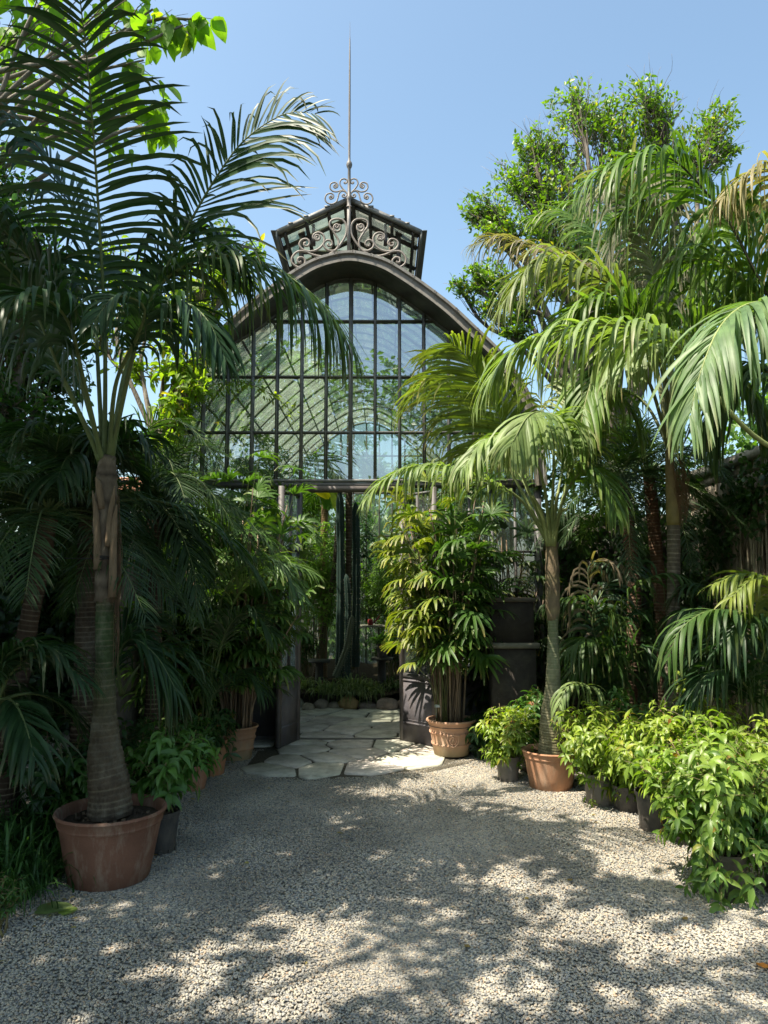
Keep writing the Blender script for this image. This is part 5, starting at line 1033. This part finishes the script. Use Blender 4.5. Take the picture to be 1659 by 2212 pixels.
# ------------------------------------------------------------------ the tree that shades the courtyard, crown shaped to the wanted sun patches
LIT = []
for L6 in ((850,1350,120,65),(780,1440,170,48),(800,1505,90,55),(1010,1430,60,50),(1280,1240,105,48),(1350,1290,140,55),(1250,1330,95,55),(1100,1190,45,32),(1300,1500,230,60),(1530,1200,90,25),(1250,1600,240,60),(1520,1420,140,55),(1600,1500,80,50),(630,1640,70,35),(1010,1600,100,30),(1190,675,45,12),(1270,710,60,12),(1380,760,15,10),(1430,820,50,18),(1520,840,40,12),(1295,940,45,25),(1165,1060,25,15),(1510,940,25,12),(1060,885,20,8),(1140,850,15,12)):
    LIT.append((L6[0]*.5, L6[1]*.5+1382, L6[2]*.5, L6[3]*.5))
for L7 in ((50,1350,60,60),(20,1450,80,60),(200,950,60,18),(270,1130,40,18),(180,1170,40,25),(300,1220,60,50),(330,1280,60,40),(400,960,90,24),(540,960,100,24),(500,1040,150,28),(600,1080,90,32),(760,1080,90,40),(700,1180,80,24),(850,1230,90,50),(780,1290,100,50),(880,1280,50,50),(640,1270,60,25),(960,1180,50,25),(1130,1290,120,60),(1250,1340,120,50),(1400,1280,120,50),(1500,1370,90,30),(950,880,150,60),(1050,980,110,45),(540,1410,60,50),(530,1480,50,30),(740,1440,30,40),(720,1500,60,50),(600,1540,100,40),(420,1560,100,60),(600,1620,150,40),(330,1480,40,18),(1100,1440,60,28),(1140,1560,80,40),(1330,1530,120,60),(1500,1560,80,40),(1400,1620,100,40),(1620,1330,50,60),(160,1600,50,22),(100,1290,30,20)):
    LIT.append((L7[0]*.5+829, L7[1]*.5+1382, L7[2]*.5, L7[3]*.5))
LIT = np.array(LIT)
def is_lit(gx, gy):
    px, py = proj(np.stack([gx, gy, np.zeros_like(gx)], 1)); front = gy > .8
    edge = np.interp(px, [500, 700, 900, 1000, 1130, 1250, 1330, 1450, 1550, 1700, 2300], [1640, 1730, 1742, 1750, 1764, 1792, 1835, 1900, 1965, 2060, 2400])+14*np.sin(px*.045)+9*np.sin(px*.11)
    a = (py < edge) & (px > 600+60*np.sin(py*.05)) & front
    d = (((px[:, None]-LIT[None, :, 0])/(LIT[None, :, 2]*1.5))**2+((py[:, None]-LIT[None, :, 1])/(LIT[None, :, 3]*1.5))**2).min(1)
    b_ = (d < 1) & front
    c_ = (px > 1680) & (np.sin(gx*7+gy*3)+np.sin(gy*9-gx*4) > .1) & front
    far = (gy > 7.7); return np.where(far, gx > -1.15, a | b_ | c_)
t = thing('broadleaf_tree', (-5.2, -1.6, 0), 'large spreading tree left of and behind the camera that shades the courtyard', 'tree')
mb = MB(); fo = MB(); fk = np.array([-4.9, -1.4, 4.2]); limb(mb, (-5.2, -1.6, 0), fk, .3, .22, .04, 12, k=12)
n = 30000; gx = rng.uniform(-5.6, 4.6, n); gy = rng.uniform(.2, 9.0, n)
keep = ~is_lit(gx, gy); gx, gy = gx[keep], gy[keep]; n = len(gx); tanE = math.tan(SUN_EL)
h = rng.uniform(4.8, 6.6, n)
for it in range(12):
    P = np.stack([gx+sh[0]*h/tanE, gy+sh[1]*h/tanE, h], 1); px, py = proj(P); vis = (P[:, 1] > .3) & (px > -120) & (px < 1780) & (py > -90)
    h = np.where(vis, h+.5, h)
P = P[~vis]; sel = rng.random(len(P)) < .62; P = P[sel]; n = len(P)
cl_ = P[rng.integers(0, n, 22)]
for c in cl_: limb(mb, fk, c-[0, 0, .1], .045, .008, .3, 14)
for j in range(3):
    q = P+rng.normal(0, .05, P.shape); ribbons(fo, q, nrm(rng.normal(0, 1, (n, 3))*[1, 1, .5]), nrm(rng.normal(0, .5, (n, 3))+SUND), rng.uniform(.11, .19, n), rng.uniform(.08, .12, n), .3, mixc((.07, .15, .02), (.14, .24, .03), rng.random(n)), seg=2, prof=([0, .4, 1], [.3, 1, .1]))
mb.build('trunk', M_BARK, t, smooth=True); fo.build('crown', M_LEAF, t)
# trees behind the camera (seen mirrored in the panes)
for i, (x, y, z, lab) in enumerate(((-4.4, -8.5, 6.4, 'tall leafy tree behind the camera, leftmost, mirrored in the panes'), (-.6, -9.5, 5.6, 'leafy tree behind the camera in the middle, mirrored in the panes'), (1.6, -8.2, 6.0, 'leafy tree right behind the camera, mirrored in the panes'), (5.4, -8.0, 8.0, 'tallest leafy tree behind the camera at right, mirrored in the panes'))):
    cl = [((x+rng.normal(0, .9), y+rng.normal(0, .8), z*rng.uniform(.35, .93)), .8, 1) for k in range(14)]
    tree('broadleaf_tree', lab, 'tree', (x, y, 0), (x, y, z*.3), cl, .17, .55, ((.035, .09, .015), (.09, .18, .03), (.2, .25, .04)), r0=.18, tw=30, per=10, droop=.4)

# ------------------------------------------------------------------ walls, hedges, ivy
def wallbox(name, label, c, size, col, mat=M_STONE, cap=True):
    t = thing(name, (c[0], c[1], 0), label, 'wall'); mb = MB(); nx = max(2, int(max(size[0], size[1])/.25)); 
    r = np.random.default_rng(5); H = size[2]; z = 0; ax = 0 if size[0] > size[1] else 1; Lw = size[ax]
    while z < H-.02:
        hh = min(r.uniform(.14, .26), H-z); u = 0
        while u < Lw-.02:
            ll = min(r.uniform(.22, .5), Lw-u); s = [0, 0, 0]; s[ax] = ll-.012; s[1-ax] = size[1-ax]+r.uniform(-.02, .03); s[2] = hh-.012; cc = [c[0], c[1], z+hh/2]; cc[ax] = c[ax]-Lw/2+u+ll/2
            mb.box(cc, s, col=np.asarray(col)*r.uniform(.6, 1.25)); u += ll
        z += hh
    mb.box((c[0], c[1], H/2), (size[0]-(.03 if ax == 1 else 0), size[1]-(.03 if ax == 0 else 0), H-.01), col=np.asarray(col)*.5)
    mb.build('masonry', M_ROCK, t)
    if cap:
        mb = MB(); s = list(size); s[1-ax] += .12; s[2] = .09
        mb.box((c[0], c[1], H+.046), s, col=(.42, .38, .31)); mb.build('coping', M_STONE, t)
    return t
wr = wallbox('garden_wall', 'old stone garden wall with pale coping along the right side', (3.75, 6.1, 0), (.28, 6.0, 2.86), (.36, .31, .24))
mb = MB()                                            # clinging vertical stems on the wall
for k in range(260):
    y = rng.uniform(5.3, 7.6); z0 = rng.uniform(.9, 2.6); z1 = max(.2, z0-rng.uniform(.5, 1.6)); mb.tube(smooth([(3.60, y, z0), (3.58, y+rng.normal(0, .02), (z0+z1)/2), (3.60, y+rng.normal(0, .03), z1)], 6), rng.uniform(.004, .013), 4, col=mixc((.10, .075, .05), (.42, .37, .27), rng.random()), cap=False)
t = thing('climbing_vine', (3.6, 6.4, 0), 'bare pale vertical vine stems clinging to the right garden wall', 'vine'); mb.build('stems', M_BARK, t)
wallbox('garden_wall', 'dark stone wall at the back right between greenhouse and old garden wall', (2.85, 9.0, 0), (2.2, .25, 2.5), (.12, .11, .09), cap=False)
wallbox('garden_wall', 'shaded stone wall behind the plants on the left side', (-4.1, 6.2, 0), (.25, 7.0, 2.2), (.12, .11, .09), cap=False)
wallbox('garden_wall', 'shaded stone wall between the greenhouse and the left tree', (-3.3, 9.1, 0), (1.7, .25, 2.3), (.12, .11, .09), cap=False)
def ivy(name, label, n, sampler, leaf=.07, pal=((.02, .055, .014), (.06, .13, .03)), cat='ivy', out=(0, -1, 0), seg=3):
    P = sampler(n); fo = MB(); o = np.asarray(out, float); c = P.mean(0); c[2] = P[:, 2].min()
    ll = leaf*rng.uniform(.5, 1.2, n); ribbons(fo, P, nrm(rng.normal(0, .6, (n, 3))+[0, 0, -.5]), nrm(rng.normal(0, .5, (n, 3))+o+[0, 0, .4]), ll, ll*.8, .4, mixc(pal[0], pal[1], rng.beta(1.5, 1.5, n)), seg=seg, prof=HEART)
    ob = fo.build(name, M_LEAF, origin=c); return tag(ob, label, cat)
def s_back(n):
    x = rng.uniform(1.75, 3.7, n); z = rng.uniform(0.3, 3.1, n); return np.stack([x, 8.78-.12*rng.random(n)-.25*np.abs(np.sin(x*4+z*3))*rng.random(n), z], 1)
ivy('ivy', 'dark ivy covering the back right wall behind the palms', 5200, s_back)
def s_right(n):
    k = rng.integers(0, 6, n); cy = np.array([5.9, 6.5, 7.2, 7.9, 8.4, 8.0])[k]; cz = np.array([2.75, 2.7, 2.5, 2.2, 1.6, .8])[k]; r = np.array([.25, .3, .35, .45, .5, .5])[k]
    return np.stack([3.58-.10*rng.random(n), cy+rng.normal(0, 1, n)*r*.6, np.clip(cz+rng.normal(0, 1, n)*r*.5, .1, 2.98)], 1)
ivy('ivy', 'ivy patches hanging below the coping of the right garden wall', 2600, s_right, out=(-1, 0, 0))
def s_hill(n):
    x = rng.uniform(3.75, 6.5, n); y = rng.uniform(5.5, 9.5, n); z = 2.9+np.abs(np.sin(x*2.1+y*1.7))*.8+rng.random(n)*.5+(x-3.7)*.35; return np.stack([x, y, z-rng.random(n)*.9], 1)
ivy('hedge', 'sunlit green bushes growing above the right garden wall', 9000, s_hill, .085, ((.04, .11, .016), (.12, .22, .035)), 'hedge', (-.6, -.5, .6))
def s_left(n):
    y = rng.uniform(4.6, 9.3, n); z = rng.uniform(0, 3.3, n); return np.stack([-3.55-.35*rng.random(n)-.3*np.abs(np.sin(y*3+z*2)), y, z], 1)
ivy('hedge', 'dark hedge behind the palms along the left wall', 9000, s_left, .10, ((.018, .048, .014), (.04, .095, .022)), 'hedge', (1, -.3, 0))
def s_left2(n):
    x = rng.uniform(-4.0, -2.2, n); z = rng.uniform(0, 2.75, n); return np.stack([x, 8.85-.3*rng.random(n)-.25*np.abs(np.sin(x*3+z*2)), z], 1)
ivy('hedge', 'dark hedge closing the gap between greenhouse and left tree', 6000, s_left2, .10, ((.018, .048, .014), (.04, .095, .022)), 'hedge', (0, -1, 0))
# stone plinths in the shade right of the doorway
for i, (px, y0, y1, lab, col) in enumerate(((1105, 1400, 1500, 'dark square stone block in the shade right of the doorway', (.055, .047, .04)), (1100, 1300, 1375, 'upper dark stone block stacked above the square one', (.05, .042, .036)))):
    a, b_ = W(px, y0, 7.35), W(px, y1, 7.35); z0 = 0 if i == 0 else W(px, 1385, 7.35)[2]; z1 = W(px, y0, 7.35)[2]
    t = thing('stone_plinth', (a[0], 7.35, z0), lab, 'stone block'); mb = MB(); mb.box((a[0], 7.35, (z0+z1)/2), (.42, .28, z1-z0), col=col); mb.build('block', M_STONE, t)
    mb = MB(); 
    if i == 0: mb.box((a[0]-.01, 7.33, z1+.035), (.50, .33, .05), col=(.20, .19, .15)); mb.build('ledge', M_STONE, t)
    else: mb.box((a[0], 7.35, z1+.02), (.46, .32, .04), col=(.12, .10, .08)); mb.build('cap', M_STONE, t)

def s_rear(n):  # hedge and trees added here to darken the bright rear glazing
    x = rng.uniform(-3.2, 2.6, n); z = rng.uniform(.2, 4.2, n)*(.75+.25*np.sin(x*2.3)); return np.stack([x, 16.6+.5*rng.random(n)-.4*np.abs(np.sin(x*3+z*2)), z], 1)
ivy('hedge', 'tall green hedge added to darken the far end of the greenhouse', 6500, s_rear, .16, ((.05, .12, .02), (.12, .22, .04)), 'hedge', (0, -1, .2))
for i_, (x, h_, lab) in enumerate(((-2.6, 6.0, 'leafy tree added to darken the far end of the greenhouse, left one'), (-.2, 5.4, 'leafy tree added to darken the far end of the greenhouse, middle one'), (2.0, 5.8, 'leafy tree added to darken the far end of the greenhouse, right one'))):
    cl = [((x+rng.normal(0, .7), 18.2+rng.normal(0, .5), h_*rng.uniform(.4, .92)), .75, 1) for k in range(11)]
    tree('broadleaf_tree', lab, 'tree', (x, 18.2, 0), (x, 18.2, h_*.3), cl, .18, .55, ((.05, .11, .018), (.11, .2, .035), (.2, .25, .04)), r0=.14, tw=22, per=9, droop=.4)
# distant house seen through the gap on the left
hb = np.array([W(275, 1030, 40)[0]-.2, 40, 0]); t = thing('house', hb, 'distant pale house with orange tiled roof seen through the gap at left', 'house')
mb = MB(); mb.box(hb+[0, 0, 3.2], (5.6, 5, 6.4), col=(.62, .55, .48)); mb.build('wall', M_STONE, t); mb = MB()
for k in (-1.9, -.6, .7, 1.9):
    for z in (2.2, 4.9): mb2 = MB(); mb2.box(hb+[k, -2.52, z], (.7, .08, 1.2), col=(.08, .08, .08)); mb2.build('window', M_STONE, t)
e = 6.35; v = [hb+[x, y, z] for x, y, z in ((-3.1, -2.8, e), (3.1, -2.8, e), (3.1, 2.8, e), (-3.1, 2.8, e), (-2.2, 0, e+1.3), (2.2, 0, e+1.3))]; mb.add(v, q=[[0, 1, 5, 4], [2, 3, 4, 5]], t=[[1, 2, 5], [3, 0, 4]], ng=[[3, 2, 1, 0]], col=(.45, .20, .11)); mb.build('roof', M_STONE, t)

# ================================================================== INSIDE THE GREENHOUSE
YI = 10.1
soil = MB(); xs = np.linspace(-2.2, 1.5, 30); ys = np.linspace(YI+.02, BY-.1, 14); X, Y_ = np.meshgrid(xs, ys); Z = .16+.05*np.sin(X*5)+.04*np.sin(Y_*4)+rng.normal(0, .01, X.shape)
i = np.arange(13)[:, None]*30; j = np.arange(29)[None]; soil.add(np.stack([X, Y_, Z], -1), q=np.stack([i+j, i+j+1, i+30+j+1, i+30+j], -1).reshape(-1, 4), col=(.05, .04, .028)); tag(soil.build('planting_bed', M_SOIL), kind='structure')
x = -1.75; k = 0
places = ['far left', 'left', 'near left', 'left of centre', 'just left of centre', 'centre', 'just right of centre', 'right of centre', 'near right', 'right', 'far right', 'rightmost', 'last']
while x < 1.3:
    wd = rng.uniform(.14, .30); me = MB(); hh_ = rng.uniform(.05, .12); c = np.array([x+wd/2, YI+rng.normal(0, .05), hh_*.6]); n = 14
    th, ph = np.meshgrid(np.arange(12)*PI/6, np.linspace(0, PI, 8)); s_ = 1+rng.normal(0, .06, th.shape)
    v = np.stack([np.cos(th)*np.sin(ph)*wd*.52*s_, np.sin(th)*np.sin(ph)*.12*s_, np.cos(ph)*hh_*s_], -1)+c; i = np.arange(7)[:, None]*12; j = np.arange(12)[None]; j2 = (j+1) % 12
    me.add(v, q=np.stack([i+j, i+j2, i+12+j2, i+12+j], -1).reshape(-1, 4), col=np.array([.26, .23, .19])*rng.uniform(.7, 1.3)+rng.normal(0, .01, 3) if k != 6 else (.42, .30, .15))
    tag(me.build('edging_rock', M_ROCK, origin=(c[0], c[1], 0)), ('ochre' if k == 6 else 'grey')+' edging rock at the '+places[min(k, 12)]+' of the indoor bed', 'rock', 'rocks edging the indoor planting bed'); x += wd*.93; k += 1
for (px, Y, n, L, lab) in ((760, 10.2, 200, .46, 'pale striped strap leaved clump at the front of the indoor bed, middle'), (700, 10.25, 130, .38, 'striped strap leaved clump left of the middle one indoors'), (820, 10.25, 120, .36, 'striped strap leaved clump right of the middle one indoors'), (665, 10.8, 80, .3, 'small strap leaved clump by the left door jamb indoors'), (850, 10.9, 80, .3, 'small strap leaved clump by the right door jamb indoors')):
    b = W(px, 1500, Y); b[2] = .18; m_ = MB()
    for q in range(3): clump(m_, b+[rng.normal(0, .08), rng.normal(0, .04), 0], n//3, L, .020, ((.10, .16, .05), (.34, .40, .22)), el=(25, 85), droop=1.5)
    tag(m_.build('strap_plant', M_PALM, origin=b), lab, 'strap plant')
def cactus(name, pts, r, label, col=(.035, .065, .055), ribs=7):
    P = smooth(pts, 40); P, L = resample(P, 60); k = ribs*4; th = np.arange(k)*2*PI/k; T = nrm(np.gradient(P, axis=0)); A = nrm(np.cross(T, [.2, 1, .1])); B = np.cross(T, A); rr = r*(1+.22*np.cos(th*ribs)); R = np.ones(60); R[-4:] = [.95, .8, .55, .15]; R *= 1+.05*np.sin(np.linspace(0, 25, 60))
    v = P[:, None]+rr[None, :, None]*R[:, None, None]*(np.cos(th)[None, :, None]*A[:, None]+np.sin(th)[None, :, None]*B[:, None]); i = np.arange(59)[:, None]*k; j = np.arange(k)[None]; j2 = (j+1) % k
    t = thing(name, pts[0], label, 'cactus'); mb = MB(); mb.add(v, q=np.stack([i+j, i+j2, i+k+j2, i+k+j], -1).reshape(-1, 4), col=col); mb.build('stem', M_STEM, t, smooth=True)
    sp_ = MB()
    for ii in range(2, 58, 2):
        for q in range(ribs):
            a = 2*PI*q/ribs; o = A[ii]*math.cos(a)+B[ii]*math.sin(a); p = P[ii]+o*r*1.2
            for s_ in range(3): d = nrm(o+rng.normal(0, .5, 3)); sp_.add([p, p+[0, 0, .003], p+d*.022], t=[[0, 1, 2]], col=(.42, .38, .28))
    sp_.build('spines', M_STEM, t)
YC = 11.0
cactus('column_cactus', [W(733, 1465, YC), W(736, 1250, YC), W(734, 1062, YC)], .052, 'tall dark column cactus in the doorway, left stem of the pair')
cactus('column_cactus', [W(768, 1440, YC+.1), W(770, 1250, YC+.1), W(768, 1085, YC+.1)], .050, 'tall dark column cactus in the doorway, right stem of the pair')
cactus('column_cactus', [W(750, 1470, YC-.15), W(752, 1300, YC-.15), W(748, 1240, YC-.15)], .038, 'shorter column cactus in front of the tall pair in the doorway')
cactus('column_cactus', [W(724, 1462, YC-.4), W(748, 1400, YC-.35), W(762, 1330, YC-.35)], .036, 'leaning grey green cactus at the front of the doorway bed', col=(.11, .13, .085), ribs=6)
b = W(751, 1470, YC+.05); trunk_thing('feather_palm', b, 'brown ringed palm trunk standing between the column cacti', 'palm', [(b, .05), (W(753, 1250, YC+.05), .042), (W(754, 1060, YC+.05), .05), (W(756, 900, YC+.05), .04)], [(0, (.10, .07, .05)), (1, (.13, .085, .06))], ring=.05, amp=.12, ringcol=(.22, .18, .13))
b = W(740, 1470, YC-.2); b[2] = .17; pot('terra', b, .33, .12, 'wide shallow clay bowl under the cacti in the indoor bed', tint=(.17, .10, .07))
for px, y, lab in ((690, 1425, 'dark cast pedestal table left of the cacti'), (825, 1420, 'dark cast pedestal table right of the cacti')):
    a = W(px, y, 10.9); b = np.array([a[0], 10.9, .15]); t = thing('pedestal', b, lab, 'pedestal'); mb = MB(); mb.lathe([(.10, .15), (.09, .2), (.06, .25), (.055, a[2]-.06), (.09, a[2]-.03)], (a[0], 10.9, 0), 16, col=(.05, .05, .05)); mb.build('column', M_METAL, t, smooth=True); mb = MB(); mb.lathe([(.0, a[2]-.035), (.16, a[2]-.035), (.16, a[2]), (0, a[2])], (a[0], 10.9, 0), 20, col=(.06, .06, .055)); mb.build('top', M_METAL, t)
    if px > 800:
        pot('black', a+[0, 0, .001], .09, .22, 'dark pot standing on the right pedestal indoors', tint=(.05, .05, .06)); m_ = MB(); clump(m_, a+[0, 0, .2], 60, .30, .04, ((.04, .10, .03), (.08, .16, .05)), el=(10, 80), droop=1.0); tag(m_.build('strap_plant', M_PALM, origin=a+[0, 0, .2]), 'dark rosette plant in the pot on the right pedestal', 'strap plant')
a = W(800, 1350, 11.3); t = thing('watering_can', a, 'small red watering can on a shelf deep inside the doorway', 'watering can'); mb = MB(); mb.lathe([(.0, 0), (.04, 0), (.04, .07), (.03, .085), (.0, .085)], a, 16, col=(.30, .03, .03)); mb.build('body', M_STEM, t); mb = MB(); mb.tube([a+[.05, 0, .03], a+[.10, 0, .08], a+[.14, 0, .14]], .01, 6, col=(.30, .03, .03)); mb.build('spout', M_STEM, t)
t = thing('shelf', a+[.1, 0, -.02], 'pale narrow shelf board deep inside the doorway', 'shelf'); mb = MB(); mb.box(a+[.15, .05, -.018], (.8, .25, .03), col=(.35, .33, .28)); mb.build('board', M_STONE, t); mb = MB()
for dx in (-.2, .5): mb2 = MB(); mb2.box(np.array([a[0]+dx, a[1]+.05, (a[2]-.03)/2]), (.04, .04, a[2]-.04), col=(.15, .12, .1)); mb2.build('leg', M_STONE, t)
b = W(700, 1150, 12.0); b[2] = .15; trunk_thing('banana_plant', b, 'brown trunked banana plant with one yellow leaf inside the doorway', 'banana plant', [(b, .07), (W(700, 1150, 12), .06), (W(705, 1050, 12), .05)], [(0, (.22, .13, .07)), (1, (.25, .16, .09))], mat=M_BARK)
o = [x for x in bpy.data.objects if x.name.startswith('banana_plant')][0]; fo = MB(); q = W(705, 1100, 11.9)
ribbons(fo, np.array([W(722, 1050, 11.8), W(712, 1075, 11.7), q, q]), nrm(np.array([[.1, -.1, -1], [-.5, -.2, .3], [.5, -.2, .9], [.1, .2, 1.]])), np.tile([0, -1., .2], (4, 1)), np.array([.45, .4, 1.0, .9]), np.array([.16, .14, .22, .22]), .3, np.array([(.20, .28, .03), (.45, .38, .03), (.08, .18, .03), (.08, .18, .03)]), seg=8); fo.build('foliage', M_THIN, o)
FERN = ((.09, .19, .03), (.22, .34, .07), (.2, .2, .08))
for px, Y, H, R, pal, leaf, lab, ros in ((690, 11.8, 2.5, .5, FERN, .10, 'light green bush left of the cacti inside', 420), (826, 11.9, 2.3, .5, FERN, .09, 'light green bush right of the cacti inside', 420), (650, 11.6, 1.0, .35, DEEP, .09, 'low dark bush by the left jamb inside', 120), (850, 11.7, .9, .35, DEEP, .09, 'low dark bush by the right jamb inside', 120), (760, 13.6, 3.3, .7, DEEP, .13, 'tall dark bush deep in the middle of the greenhouse', 320),
     (560, 9.6, 3.7, .7, FERN, .13, 'tall leafy bush behind the left panes', 520), (440, 9.9, 3.9, .7, FERN, .13, 'leafy bush behind the far left panes', 460), (930, 10.2, 3.3, .6, MIDG, .12, 'leafy bush behind the right panes', 320), (1010, 11.4, 3.4, .7, DEEP, .12, 'dark bush behind the far right panes', 300), (660, 12.6, 3.9, .8, FERN, .13, 'tall bush deep inside behind the left door', 300), (400, 9.2, 2.2, .4, FERN, .12, 'bush just inside the left corner panes', 160), (1080, 9.3, 2.0, .4, DEEP, .12, 'bush just inside the right corner panes', 160)):
    b = W(px, 1500, Y); b[2] = .15; b[0] = min(max(b[0], XC-1.5), XC+1.5); shrub(b, R, H, lab, pal, ros=ros, leaf=leaf, canes=18, red=0, name='shrub', h0=.1)
b = W(680, 1400, 12.2); b[2] = .15; t = thing('feather_palm', b, 'pale palm inside the greenhouse seen through the middle panes', 'palm')
add_fronds(t, gen_fronds(W(735, 1050, 11.5), 9, 1.3, el=(20, 75), pal=KENTIA, wd=.026, L=.4, n=36, droop=1.0, rr=.01)); ringed_trunk('trunk', t, [(b, .05), (W(720, 1250, 11.6), .045), (W(735, 1045, 11.5), .04)], DKT)
